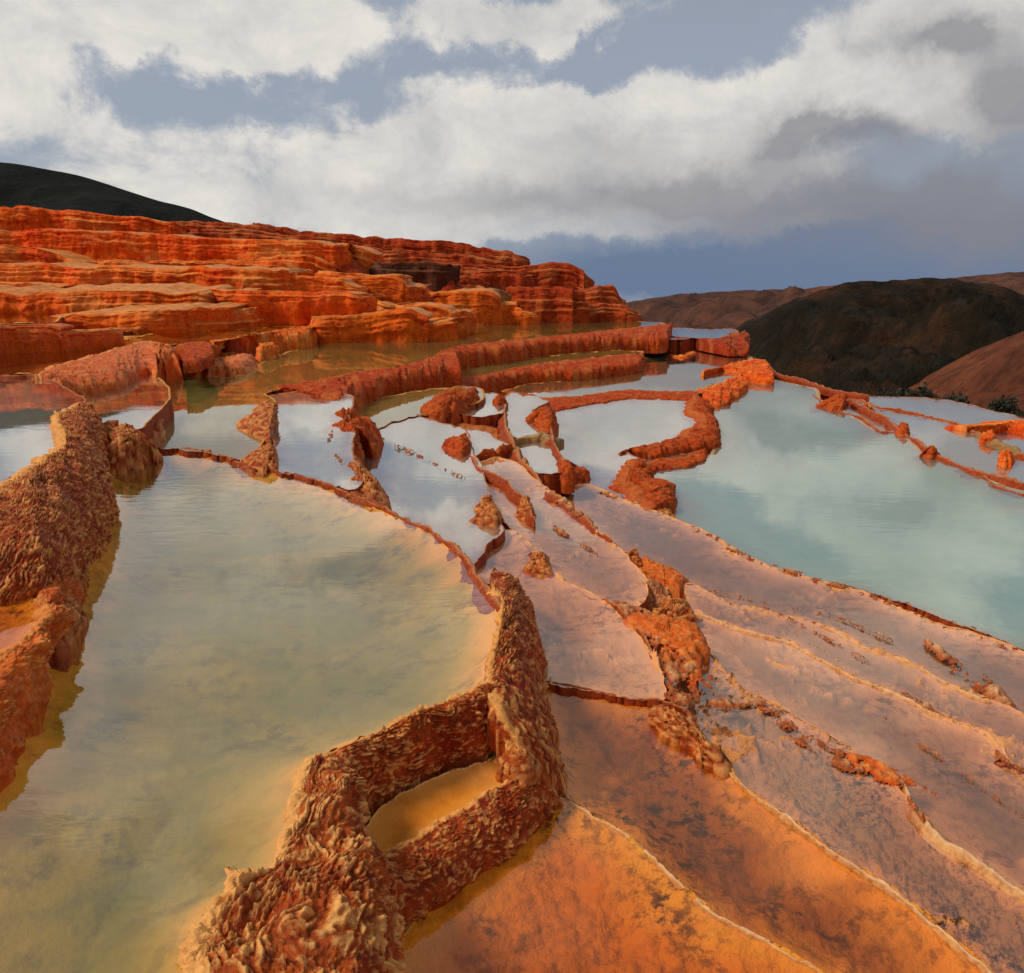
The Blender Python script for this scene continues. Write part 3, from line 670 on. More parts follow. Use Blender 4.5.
wall('travertine_wall','orange',[(42,376,72,393,.3),(58,365,86,394),(90,356,104,390),(120,348,128,383),(145,342,149,374),(153,344,157,378)],
     zM1,'knobbly orange wall under the orange pool on the left',zb=zB1,m=2.6,flute=.07,fl=.5,rough=.02,amp=.03,cu=.06,cv=.045,st=1.1,group='honeycomb walls of travertine')
wall('travertine_wall','mid',[(178,345,180,366),(192,342,196,365),(206,342,208,362),(214,345,217,358)],
     zM1,'small dark red wall right of the round orange buttress',zb=.4,m=3,flute=.05,amp=.015,cu=.08,cv=.08,st=1.,group='red dams around the long olive pool')
wall('travertine_wall','amber',[(213,342,216,359),(240,337,247,355),(270,331,274,351),(300,327,302,349),(318,324,321,342),(322,326,325,338)],
     zM1,'long amber wall dropping from the orange pool into the olive pool',zb=zU,m=3.4,flute=.1,fl=.5,amp=0,rough=.02,st=1.,group='red dams around the long olive pool')
# dam of the olive pool
wall('travertine_wall','mid',[(279,385,281,387,.06),(300,383,305,391,.04),(325,379,326,397,.04),(345,375,350,404,-.05),(370,370,374,402,-.35),(400,366,402,396),(430,358,432,390),(444,352,450,385),(452,352,459,384)],
     zU,'long red dam on the left half of the olive pool front',zb=-.4,m=4,flute=.07,fl=.4,amp=0,rough=.018,st=1.1,lip=.02,back=.04,group='red dams around the long olive pool')
wall('travertine_wall','mid',[(441,351,455,375),(460,346,468,370),(490,342,496,366),(540,337,545,357),(600,331,601,352),(645,326,645,350),(662,324,662,350),(669,324,669,347),(671,322,671,335)],
     zU,'long red dam on the right half of the olive pool front',zb=-.5,m=4.5,flute=.08,fl=.5,amp=0,rough=.018,st=1.1,lip=.02,back=.04,group='red dams around the long olive pool')
wall('travertine_wall','mid',[(452,378,455,390,-.45),(475,376,478,393,-.7),(495,372,497,389),(527,365,528,383),(562,361,563,381),(600,357,600,378),(630,354,632,374),(640,355,642,370),(642,353,643,361)],
     -.46,'lower red ledge in front of the long red dam',zb=zS2,m=4.5,flute=.08,fl=.5,amp=0,rough=.018,st=1.1,lip=.02,back=.04,group='red dams around the long olive pool')
wall('travertine_wall','mid',[(505,391,507,395),(530,394,535,400),(545,398,556,411),(575,396,582,406),(600,393,606,402),(625,390,630,399),(660,391,661,399),(698,391,700,401)],
     zS2,'thin dark red dam crossing from the centre to the stepped rim',zb=zS,m=3,flute=.05,amp=.012,cu=.1,cv=.1,rough=.02,st=1.1,back=.04,lip=.01,group='red dams around the long olive pool')
g='red stepped rim of the teal pool'
wall('travertine_wall','hot',[(698,389,706,406),(712,386,716,407),(726,380,728,404),(738,376,740,396),(746,377,748,388)],zS2,'scarlet wall at the top corner of the teal pool',zb=zT,m=3,flute=.08,amp=.015,cu=.12,cv=.2,rough=.03,st=1.,back=.05,lip=.012,group=g)
wall('travertine_wall','hot',[(703,371,706,374),(722,367,724,374),(738,362,742,377),(754,359,757,380),(764,360,770,381),(768,363,776,381)],zS2+.12,'scarlet tapered wall before the dark valley',zb=zT+.1,m=3,flute=.06,amp=.015,cu=.12,cv=.2,rough=.03,st=1.,back=.05,lip=.012,group=g)
wall('travertine_wall','mid',[(696,395,712,410),(694,411,712,416),(705,418,718,432),(703,428,719,446),(690,430,710,450),(687,437,700,450)],zS+.03,'narrow red neck linking two bends of the stepped rim',zb=zT,m=2.5,flute=.04,amp=.015,cu=.07,cv=.07,rough=.03,st=1.,back=.25,group=g)
wall('travertine_wall','mid',[(619,452,622,454,-.88),(640,446,645,459),(662,441,664,457),(686,436,688,452),(700,432,704,450)],zS+.02,'upper red arm of the double rim',zb=-.92,m=3.5,flute=.05,amp=.015,cu=.08,cv=.1,rough=.025,st=1.,back=.05,lip=.012,group=g)
wall('travertine_wall','mid',[(641,463,645,474),(660,459,665,470),(685,457,690,467),(700,451,703,461),(704,447,706,455)],-.91,'lower red arm of the double rim',zb=zT,m=3.5,flute=.05,amp=.015,cu=.08,cv=.1,rough=.025,st=1.,back=.05,lip=.012,group=g)
wall('travertine_wall','mid',[(636,459,650,473),(630,471,651,482),(621,482,652,486),(636,490,668,488),(645,500,675,500),(655,508,674,512)],zS+.03,'knobbly red bank where the double rim runs toward the viewer',zb=zT,m=2.2,flute=.05,amp=.018,cu=.07,cv=.07,rough=.03,st=1.,back=.2,group=g)
wall('travertine_wall','deepred',[(667,337,668,342),(690,338,694,346),(718,338,722,352),(734,332,738,353),(742,333,746,352),(745,330,749,345)],-.3,'red ledge under the far white pool before the valley',zb=-.62,m=3.4,flute=.12,fl=.5,amp=0,rough=.03,st=1.,back=.05,lip=.012,group=g)
wall('travertine_wall','hot',[(968,427,980,433,-1.14),(1000,424,1005,436),(1024,421,1030,440),(1100,430,1110,455)],-1.0,'scarlet wedge of rock at the right edge beyond the far rims',zb=-1.22,m=2.5,flute=.05,amp=.015,cu=.1,cv=.1,rough=.03,st=1.2,back=.5,group=g)
# near honeycomb complex
gh='honeycomb walls of travertine'
wall('travertine_wall','near',[(314,762,360,820),(330,752,369,806),(350,744,382,797),(375,733,402,786),(410,718,438,770),(445,702,477,757),(475,690,507,744),(492,684,523,737)],
     zP1,'dark honeycomb wall above the little amber bench pool',zb=zBP,m=2.6,flute=.02,fl=.15,rough=.014,st=1.1,amp=.019,cu=.026,cv=.018,lip=.012,back=.035,backdrop=.05,edge=.006,group=gh)
wall('travertine_wall','near',[(490,592,497,592,-.35),(502,606,517,612,-.4),(503,625,528,625,-.4),(500,645,537,645,-.4),(494,668,545,672,-.4),(490,690,549,702,-.45),(503,712,553,738,-.44,-.05),(516,735,557,762,-.44,-.12),(532,757,564,786,-.44,-.2),(548,778,572,806,-.44,-.26)],
     zP1,'spine of honeycomb rock right of the large amber pool',zb=zR2,tap=(0,.25),m=2.1,flute=.02,fl=.15,rough=.014,st=1.1,amp=.019,cu=.026,cv=.018,lip=.014,back=.035,backdrop=.05,edge=.006,group=gh)
wall('travertine_wall','near',[(352,868,392,965),(372,864,408,938),(400,852,438,907),(440,827,480,873),(480,801,520,843),(510,787,548,814),(524,778,564,802)],
     zBP,'honeycomb front wall of the little amber bench pool',zb=zR3,tap=(0,.1),m=2.6,flute=.02,fl=.15,rough=.016,st=1.1,amp=.019,cu=.028,cv=.019,lip=.014,back=.03,backdrop=.05,edge=.006,group=gh)
wall('travertine_wall','rough',[(318,764,368,818,-.23),(302,800,366,838,-.23),(296,840,366,866,-.24),(268,870,398,935,-.36),(240,890,406,955,-.36),(214,922,404,985,-.36),(203,955,400,1020,-.36),(196,1000,392,1070,-.36),(188,1070,380,1150,-.36)],
     zP1,'broad pitted crust of rock at the bottom beside the large amber pool',m=4.5,flute=.03,fl=.2,rough=.024,rl=.16,st=1.15,amp=.027,cu=.034,cv=.027,lip=.012,back=.03,backdrop=.05,edge=.008,group=gh)
# pitted bank between the left benches
islet('near',[(38,600),(52,580),(72,575),(82,585),(78,605),(66,640),(55,650),(46,630)],.06,16,'dark pitted knob where the tall left wall meets the amber pool',rough=.03,amp=.02,group='rock islets standing in the pools')

# ================================================================ THIN RIMS
rim('rim',[(166,449),(185,448,.7),(205,451),(225,456),(240,462),(256,468)],.03,'thin broken rim at the far left edge of the large amber pool',lip=.018,w=.035,gaps=.6,side=1)
rim('rim',[(272,470),(285,472),(300,476),(315,480),(328,484),(340,490),(358,497),(378,507,1.3)],.02,'thin rim between the twin islets and the crusted bank',lip=.02,w=.035,side=1)
rim('rim',[(378,505,1.5),(395,514),(412,522),(428,529,1.3),(440,538,1.2),(455,548,1.6),(466,560,1.8),(476,576,1.3),(486,590,1.6),(498,604,1.8),(508,612,1.5)],.01,'knobbly rim along the right side of the large amber pool',lip=.022,w=.04,drop=.25,side=-1,rough=.02,amp=.012)
rim('rim',[(545,681),(565,684),(590,689),(612,694),(640,700),(660,700,1.4),(690,712)],zR1,'thin rim between the pink grey pool and the orange brown pool',lip=.012,w=.02,drop=.1,side=1)
rim('palerim',[(562,796,1.6),(575,806),(592,817),(610,826),(628,838),(642,850),(655,862,1.5),(672,878,2.),(690,894,2.2),(705,908,1.5),(722,920),(745,932),(770,945),(795,960),(822,975),(905,1068)],zR3,'pale crooked rim along the right side of the bright orange pool',lip=.014,w=.016,drop=.09,side=-1,rough=.012,amp=.008)
rim('palerim',[(698,738),(712,752),(725,766),(745,790),(768,806),(790,820,1.5),(815,840),(840,860,1.6),(862,872),(885,886,2.),(912,906),(940,930,1.4),(965,952),(992,976),(1060,1068)],zR2+.01,'pale rim between the orange brown pool and the pebbly sheet',lip=.012,w=.018,drop=.03,side=1,rough=.012,amp=.008,back=1.4)
rim('palerim',[(690,612,.6),(715,620),(735,629),(762,636),(790,643),(806,652),(825,662),(850,677),(870,684),(892,692,1.2),(912,702),(932,714),(960,722),(985,734)],zV2+.005,'pale wavy rim across the middle of the right sheets',lip=.010,w=.022,drop=.14,side=-1,gaps=.3)
rim('palerim',[(820,626,.6),(838,633),(848,640,1.2),(862,647),(885,654),(905,661),(928,672),(950,686),(970,695),(990,702)],zV3+.005,'faint curved rim in the right middle sheet',lip=.012,w=.025,drop=.15,side=-1,gaps=.5)
rim('palerim',[(900,778,.4),(910,800,1.),(925,822),(945,842,1.4),(975,862),(1000,880),(1026,898),(1120,960)],zV1+.015,'pale swollen rim through the pebbly sheet at lower right',lip=.02,w=.03,drop=.07,side=-1,rough=.01)
rim('rim',[(602,598,.8),(612,604,1.3),(625,614,1.2),(636,628),(648,642),(654,660)],zR1+.01,'beaded rust rim right of the pink grey pool',lip=.016,w=.024,drop=.05,gaps=.4,side=-1)
rim('rim',[(470,455,1.2),(476,463,1.2),(480,470,1.4),(492,474),(504,480,1.2),(512,488),(520,496,1.3),(530,508,.8),(534,520,.6)],zC1,'thin crooked rim right of the pale blue pool',lip=.045,w=.05,drop=.07,side=-1)
rim('rim',[(498,404,1.3),(504,415,1.8),(506,430,2.2),(512,445,2.6),(518,458,2.8),(527,470,2.4),(536,480,1.8),(546,490,1.2)],-.42,'stout twisting rim between the small white pools',lip=.05,w=.05,drop=.12,side=-1,rough=.03,amp=.015)
rim('rim',[(546,490,.8),(552,497,2.2),(560,500,2.),(568,508,.8),(578,515,1.4),(588,522,1.5),(596,530,.5),(612,540,.4)],zD1+.02,'beaded rim stepping down from the cup shaped islet',lip=.05,w=.06,drop=.3,side=-1,gaps=.8,amp=.02)
rim('rim',[(548,412,2.),(550,424,1.6),(552,436,1.6),(556,448,1.2),(562,458,1.1),(568,468,1.6)],zE,'thin rim curving from the pointed islet to the cup islet',lip=.04,w=.05,drop=.35,side=-1,amp=.015)
rim('olive',[(514,441,1.),(528,437,1.6),(545,436,1.6),(551,440,1.4)],zE,'pale olive sill between the white pool and the round pink pool',lip=.04,w=.16,drop=.1,side=1)
rim('mid',[(474,458,1.),(484,455,2.),(495,453,2.),(505,449,1.6),(512,445)],-.36,'dark red curved sill below the small pink white pool',lip=.07,w=.06,drop=.13,side=1,amp=.015)
gR=[(842,401),(852,401,.9),(862,406),(872,412),(886,418),(893,424,1.2),(901,431,1.6),(907,436),(917,441,1.2),(926,448,1.6),(936,456,2.),(948,461,1.2),(962,466),(978,473,1.4),(1000,479,1.6),(1024,484,1.8),(1100,505)]
rim('rim',gR,zT+.02,'main thin rim on the far side of the teal pool',lip=.05,w=.10,drop=.15,side=-1)
rim('rim',[(812,394),(830,407),(845,413),(862,418),(872,426),(882,432),(898,432)],zT+.01,'small looping rim beside the main far rim',lip=.04,w=.09,drop=.1,side=-1)
rim('rim',[(978,473,1.),(988,479,1.2),(992,485),(1008,490),(1026,495),(1100,515)],zT+.01,'branch rim at the right edge of the teal pool',lip=.03,w=.06,drop=.08,side=1)
rim('rim',[(840,396,.8),(860,400),(876,407),(900,410),(918,414),(940,420),(958,424),(970,431,1.4),(990,437,1.3),(1000,446,1.5),(1012,452,1.8),(1026,458,2.),(1100,475)],-1.08,'outermost thin rim beyond the teal pool',lip=.05,w=.11,drop=.2,side=-1)
rim('olive',[(972,433,.6),(990,441,1.4),(1006,448,2.),(1026,456,2.2)],-1.06,'tan rounded sill by the scarlet wedge at the right edge',lip=.05,w=.12,drop=.2,side=-1)
rim('rim',[(740,352),(752,357,1.2),(766,363),(778,374),(800,379),(830,389),(850,393),(870,395.5)],-.97,'thin tan outer edge of the terraces above the valley',lip=.05,w=.10,drop=.3,side=-1)
rim('amber',[(669,355,1.),(680,357,1.6),(690,355,1.6),(694,350,.8)],zS2+.02,'low amber apron at the foot of the long red dam',lip=.06,w=.3,drop=.1,side=1)
rim('rim',[(0,376),(20,375.5,1.2),(42,375)],zP0+.03,'thin red rim behind the bright left pool',lip=.03,w=.08,drop=.05,side=1)
rim('amber',[(60,335,1.2),(80,335,1.2),(100,335,1.4),(120,332,1.2),(140,326,1.4),(156,321,1.6)],.57,'slanting tan rim on the left below the terraces',lip=.06,w=.16,drop=.12,side=1)
rim('rim',[(345,404,2.),(352,415,2.)],-.1,'stub of red crust under the red dam',lip=.05,w=.08,drop=.1,side=-1)

# ================================================================ ISLETS AND CRUSTED BANKS
islet('near',[(496,738),(512,738),(528,752),(534,768),(528,782),(512,778),(504,764),(508,752)],zBP,22,'crusty corner where the spine of rock meets the little bench pool',m=3.,rough=.02,amp=.012)
islet('crumb',[(632,586),(646,578),(662,581),(672,594),(664,608),(644,608)],-.5,11,'clump of crust between the lilac sheet and the orange strip',m=2.5,rough=.03,amp=.016)
islet('near',[(150,374),(160,378),(168,387),(171,399),(166,410),(158,420),(158,432),(162,444),(152,446),(140,440),(136,428),(142,416),(150,404),(154,392),(148,382)],zU,13,'curved knobbly ridge closing the enclosed pool on its right',m=2.6,rough=.03,amp=.024)
islet('near',[(98,424),(112,429),(128,428),(140,426),(152,436),(165,446),(152,454),(134,463),(114,474),(104,456)],0.,30,'knobbly lump between the enclosed pool and the large amber pool',m=3.5,rough=.04,amp=.026)
islet('orange',[(183,367),(205,364),(230,358),(251,352),(257,355),(257,364),(236,375),(205,377),(186,374)],zU,9,'low orange ledge standing in the olive pool on the left',m=7,rough=.02,amp=.015)
islet('orange',[(146,346),(156,342),(168,345),(178,352),(183,366),(182,374),(170,379),(158,383),(150,376)],zU,27,'round orange buttress at the end of the knobbly wall',m=5,rough=.03,amp=.02)
islet('amber',[(256,344),(266,342),(276,343),(279,350),(276,354),(260,356)],zU+.1,9,'small amber block against the long amber wall',m=5,rough=.02)
islet('near',[(252,393),(263,397),(272,405),(274,418),(271,434),(266,440),(252,434),(242,428),(234,420),(245,416),(254,408)],zU,17,'upper of the twin brown islets left of centre',m=1.8,skew=.5)
islet('near',[(266,442),(274,450),(279,462),(276,470),(262,469),(246,466),(234,458),(248,452),(256,446)],.02,13,'lower of the twin brown islets left of centre',m=1.8,skew=.5)
islet('mid',[(340,398),(352,398),(360,410),(372,418),(378,430),(374,438),(362,436),(358,450),(362,462),(350,462),(340,448),(322,440),(316,436),(332,428),(328,416),(332,406)],-.16,15,'big red crusted bank right of the pale pool',m=2.,rough=.04,amp=.014)
islet('near',[(344,452),(356,450),(362,462),(374,474),(384,486),(385,495),(378,502),(366,500),(352,494),(344,490),(362,484),(356,472),(346,464)],-.05,10,'tapering honeycomb bank running down from the red crusted bank',m=2.4,rough=.03,amp=.016)
islet('rim',[(372,498),(380,503),(385,509),(370,508),(352,498),(345,490),(358,491)],.0,6,'low crust where the honeycomb bank meets the amber pool',rough=.03)
islet('mid',[(478,383),(478,396),(474,404),(464,410),(450,416),(430,421),(415,416),(424,408),(436,396),(450,388),(462,386)],-.4,13,'rounded red hump in front of the red dam',m=3,rough=.03,skew=.2)
islet('mid',[(443,441),(452,437),(460,432),(467,432),(470,442),(468,452),(460,455),(448,448)],zC1,11,'dark dome islet at the edge of the pale blue pool',m=2.6,skew=.4)
islet('near',[(484,483),(490,492),(494,502),(497,512),(497,526),(485,524),(470,519),(480,513),(476,502),(482,498)],zC1,17,'tall craggy islet in the middle of the centre pools',m=1.4,rough=.03,amp=.018,skew=.3)
islet('near',[(519,490),(526,495),(530,505),(533,512),(531,521),(522,517),(515,510),(520,504)],zD1,13,'small leaf shaped islet right of the tall craggy one',m=1.6,rough=.02,skew=.3)
islet('near',[(527,540),(537,548),(545,560),(551,576),(538,574),(522,569),(530,560),(532,552)],zR1,12,'craggy islet above the pink grey pool',m=1.4,rough=.02,amp=.014,skew=.3)
islet('mid',[(545,402),(553,404),(553,418),(551,430),(544,430),(537,423),(540,418),(524,414),(536,408)],zE,11,'pointed brown islet left of the broad silver pool',m=1.8,skew=.4)
islet('mid',[(543,474),(560,470),(576,467),(586,464),(589,472),(587,480),(578,484),(562,482),(548,477)],zS,10,'cup shaped red islet in the centre',m=3.4,skew=.3)
islet('mid',[(562,458),(570,462),(575,470),(568,474),(560,470)],zF,8,'brown stub above the cup shaped islet',skew=.2)
islet('mid',[(498,393),(507,396),(508,404),(500,406),(490,401)],-.4,8,'little orange cap at the head of the twisting rim')
islet('mid',[(655,490),(668,488),(675,494),(673,506),(662,508),(652,502)],zT+.02,9,'round red knob below the double rim',m=2.6)
islet('rough',[(654,506),(668,508),(678,523),(668,524),(654,518),(646,512)],zT+.06,9,'ragged tail of crust below the round red knob',rough=.04)
islet('near',[(632,541),(640,548),(645,556),(640,564),(628,562),(620,556),(626,550)],zV4+.05,10,'ragged crown of crust at the head of the orange strip',m=1.3,rough=.04)
islet('orange',[(640,553),(655,560),(672,567),(689,578),(688,583),(678,587),(664,578),(650,573),(640,566)],zV4+.04,5,'long flat orange strip of rock in the middle sheets',m=4,rough=.02)
islet('near',[(683,587),(692,598),(700,612),(692,620),(682,628),(664,624),(642,616),(634,604),(642,592),(660,588)],-.52,15,'craggy cone of crust above the rubble patch',m=1.2,rough=.04,amp=.02,skew=.2)
islet('orange',[(628,612),(650,610),(672,614),(690,620),(700,632),(705,645),(690,650),(670,645),(655,636),(640,625)],zD1+.03,5,'flat orange patch of rock under the craggy cone',m=4,rough=.02)
islet('near',[(663,695),(680,702),(700,722),(706,735),(725,760),(722,765),(708,756),(695,742),(675,730),(655,712),(655,700)],zR2+.03,9,'dark crusty knuckle at the head of the pale rim',m=2.4,rough=.03,amp=.014)
islet('mid',[(838,392),(842,394),(843,406),(842,412),(832,408),(818,405),(812,402),(824,396)],zT,10,'orange wedge islet at the far shore of the teal pool',m=1.6,skew=.6)
islet('mid',[(900,420),(905,425),(909,436),(900,435),(896,428)],zT,9,'small brown knot on the main far rim',m=1.8,skew=.3)
islet('mid',[(922,444),(930,448),(938,459),(928,459),(918,453),(924,450)],zT,10,'larger brown knot on the main far rim',m=1.8,skew=.3)
islet('hot',[(1004,448),(1012,450),(1013,463),(1006,464),(998,458)],-1.05,11,'scarlet knob near the right edge',m=2.2)
islet('hot',[(988,434),(993,436),(991,442),(985,440)],-1.05,6,'tiny scarlet knob below the wedge of rock',m=2.2)
islet('near',[(868,404),(874,406),(871,412),(862,410)],-1.02,6,'tiny brown knot on the outer rim')

def crust(mat,poly,z,label,bias=0.,amp=.02,fr=.06,fall=.06,st=1.3,name='crust_patch',drop=.02,tipk=1.):
    """broken crust that only partly breaks the water: a rough sheet fading below the surface at its outline"""
    P=closed(np.array(poly,float),3); w=un(P[:,0],P[:,1],z)[:,:2]
    xs=np.arange(P[:,0].min(),P[:,0].max(),st); ys=np.arange(P[:,1].min(),P[:,1].max(),st)
    PX,PY=np.meshgrid(xs,ys,indexing='ij'); G=un(PX,PY,z); X,Y=G[...,0],G[...,1]
    sd_=sdist(X,Y,w); e=np.clip(sd_/fall,0,1)
    q=int(abs(P[0,0]+P[0,1]))%71
    nz_=fbm(X/fr,Y/fr,None,4,q,.6); rg=1-np.abs(fbm(X/(fr*2.2),Y/(fr*2.2),None,3,q+5))*2
    h=bias+.005+amp*(nz_*.8+.35*rg)+fbm(X/(fr*6),Y/(fr*6),None,2,q+8)*amp*.5
    h=h*e-(1-e)*drop
    G[...,2]=z+h
    keep=(sd_>0)&(h>-.004)
    fc=gridfaces(*X.shape); fc=fc[keep.reshape(-1)[fc].all(1)]
    used=np.unique(fc); mp=-np.ones(X.size,int); mp[used]=np.arange(len(used))
    tip=np.clip((h/amp)*.5*tipk,0,1)
    o=link(name,G.reshape(-1,3)[used],mp[fc],M[mat],attrs={'tip':tip.reshape(-1)[used]})
    return tag(o,label,'crust','broken crust in the shallow water',kind='stuff')
def band(mat,line,wd,z,label,**k):
    mat={'rim':'crumb'}.get(mat,mat)
    L_=np.array(line,float); t=np.gradient(L_,axis=0); t/=np.linalg.norm(t,axis=1,keepdims=True); n_=np.stack([-t[:,1],t[:,0]],1)
    wd=np.broadcast_to(np.array(wd,float),(len(L_),))
    return crust(mat,np.vstack([L_+n_*wd[:,None]*.5,(L_-n_*wd[:,None]*.5)[::-1]]),z,label,**k)
crust('crumb',[(604,598),(625,600),(660,612),(690,640),(705,655),(725,680),(745,700),(765,706),(740,716),(712,712),(705,738),(722,762),(712,762),(690,742),(668,720),(656,700),(655,668),(640,640),(620,622)],zR1+.004,'net of rust crust around the craggy cone in the middle of the sheets',bias=.001,amp=.02,fr=.05,fall=.08)
crust('orange',[(668,618),(700,640),(712,670),(705,700),(680,690),(664,650)],zR1-.002,'flat orange crust between the craggy cone and the dark knuckle',bias=.006,amp=.008,fr=.05,fall=.1)
crust('crumb',[(745,698),(775,704),(800,718),(830,738),(862,752),(900,772),(940,785),(975,800),(1000,808),(975,812),(930,800),(890,792),(850,780),(820,765),(790,745),(760,722)],zV1+.006,'rubble patch of orange crust on the pebbly sheet',bias=-.001,amp=.02,fr=.045,fall=.09)
crust('orange',[(835,748),(870,752),(905,768),(930,785),(905,792),(870,784),(845,768)],zV1+.004,'orange mound of crust inside the rubble patch',bias=.012,amp=.014,fr=.04,fall=.08)
band('rim',[(1000,738),(985,700),(962,672),(940,655),(920,640)][::-1],[8,14,20,22,10],zV4+.012,'rust clumps on the rim running to the right edge',bias=0.,amp=.03,fr=.06,fall=.06)
band('rim',[(970,665),(990,690),(1010,712),(1040,735)],[8,26,24,20],zV4+.012,'larger rust clumps near the right edge',bias=.002,amp=.03,fr=.06,fall=.08)
band('rim',[(884,686),(905,698),(930,712),(955,722),(985,732)],[8,14,15,8,6],zV3+.012,'purple brown clumps on the pale wavy rim',bias=.0,amp=.024,fr=.05,fall=.05)
band('rim',[(990,742),(1004,762),(1022,774),(1060,800)],[10,16,16,16],zV2+.012,'dark knots of crust at the right edge of the tan sheet',bias=.002,amp=.026,fr=.05,fall=.05)
band('rim',[(676,522),(700,531),(720,542),(745,556),(780,568),(820,581),(860,592),(910,610),(960,632),(1024,652)],[5,7,10,7,7,8,7,7,8,7],zV4+.006,'string of dark specks along the near shore of the teal pool',bias=-.008,amp=.022,fr=.06,fall=.05,st=1.)
band('rim',[(336,430),(326,445),(342,462),(352,478)],[14,18,16,10],zQ2+.004,'dark specks in the pale pool left of the crusted bank',bias=-.01,amp=.03,fr=.09,fall=.1,st=1.)
band('rim',[(378,436),(396,447),(420,456),(445,470),(470,480)],[6,8,7,8,6],zC1+.004,'dotted chain of specks across the pale blue pool',bias=-.006,amp=.03,fr=.09,fall=.08,st=1.)
band('rim',[(545,492),(562,503),(585,520),(610,540),(640,560)],[6,12,12,6,5],zD1+.006,'clumps along the beaded rim in the centre',bias=-.002,amp=.03,fr=.07,fall=.06,st=1.)
band('rim',[(550,526),(565,535),(590,549),(605,560)],[8,9,8,5],zD1+.006,'faint clumps across the lilac sheet',bias=-.008,amp=.026,fr=.07,fall=.06,st=1.)
band('rim',[(586,488),(605,494),(625,500),(650,510)],[6,8,7,6],zS+.02,'faint dots from the cup shaped islet to the red bank',bias=-.004,amp=.03,fr=.09,fall=.08,st=1.)
band('rim',[(196,446),(215,453),(235,460),(250,466)],[6,10,8,6],zU+.003,'dark scum of crust left of the lower twin islet',bias=-.004,amp=.03,fr=.08,fall=.08,st=1.)
band('rim',[(905,795),(918,812),(928,824)],[8,14,8],zV1+.03,'small red clump on the swollen pale rim',bias=.004,amp=.02,fr=.03,fall=.03)
band('rim',[(800,800),(850,850),(900,890),(950,935),(1000,985)],[4,6,5,8,8],zV1+.012,'dark crumbs beside the pale rim at lower right',bias=-.004,amp=.012,fr=.02,fall=.02)
band('rim',[(700,706),(722,707),(745,704),(765,704),(785,714)],[4,7,8,10,6],zV1+.008,'beads of rust crust between the knuckle and the rubble patch',bias=-.002,amp=.014,fr=.03,fall=.03,st=1.)
band('palerim',[(800,640),(830,655),(850,672),(880,690)],[4,5,5,4],zV2+.006,'pale crumbs along the wavy rim',bias=-.003,amp=.012,fr=.03,fall=.02,st=1.)
band('rim',[(742,600),(790,618),(830,640),(880,668)],[3,5,6,4],zV3+.008,'thin brown veins across the brown grey sheet',bias=-.006,amp=.016,fr=.04,fall=.03,st=1.)
band('rim',[(700,590),(760,600),(830,615),(900,645)],[3,4,5,4],zV4+.008,'thin veins across the grey pink sheet',bias=-.006,amp=.018,fr=.05,fall=.03,st=1.)
band('rim',[(860,700),(900,730),(950,765),(1000,800),(1040,830)],[4,8,8,9,9],zV2+.006,'brown veins across the tan sheet',bias=-.006,amp=.016,fr=.03,fall=.03,st=1.)

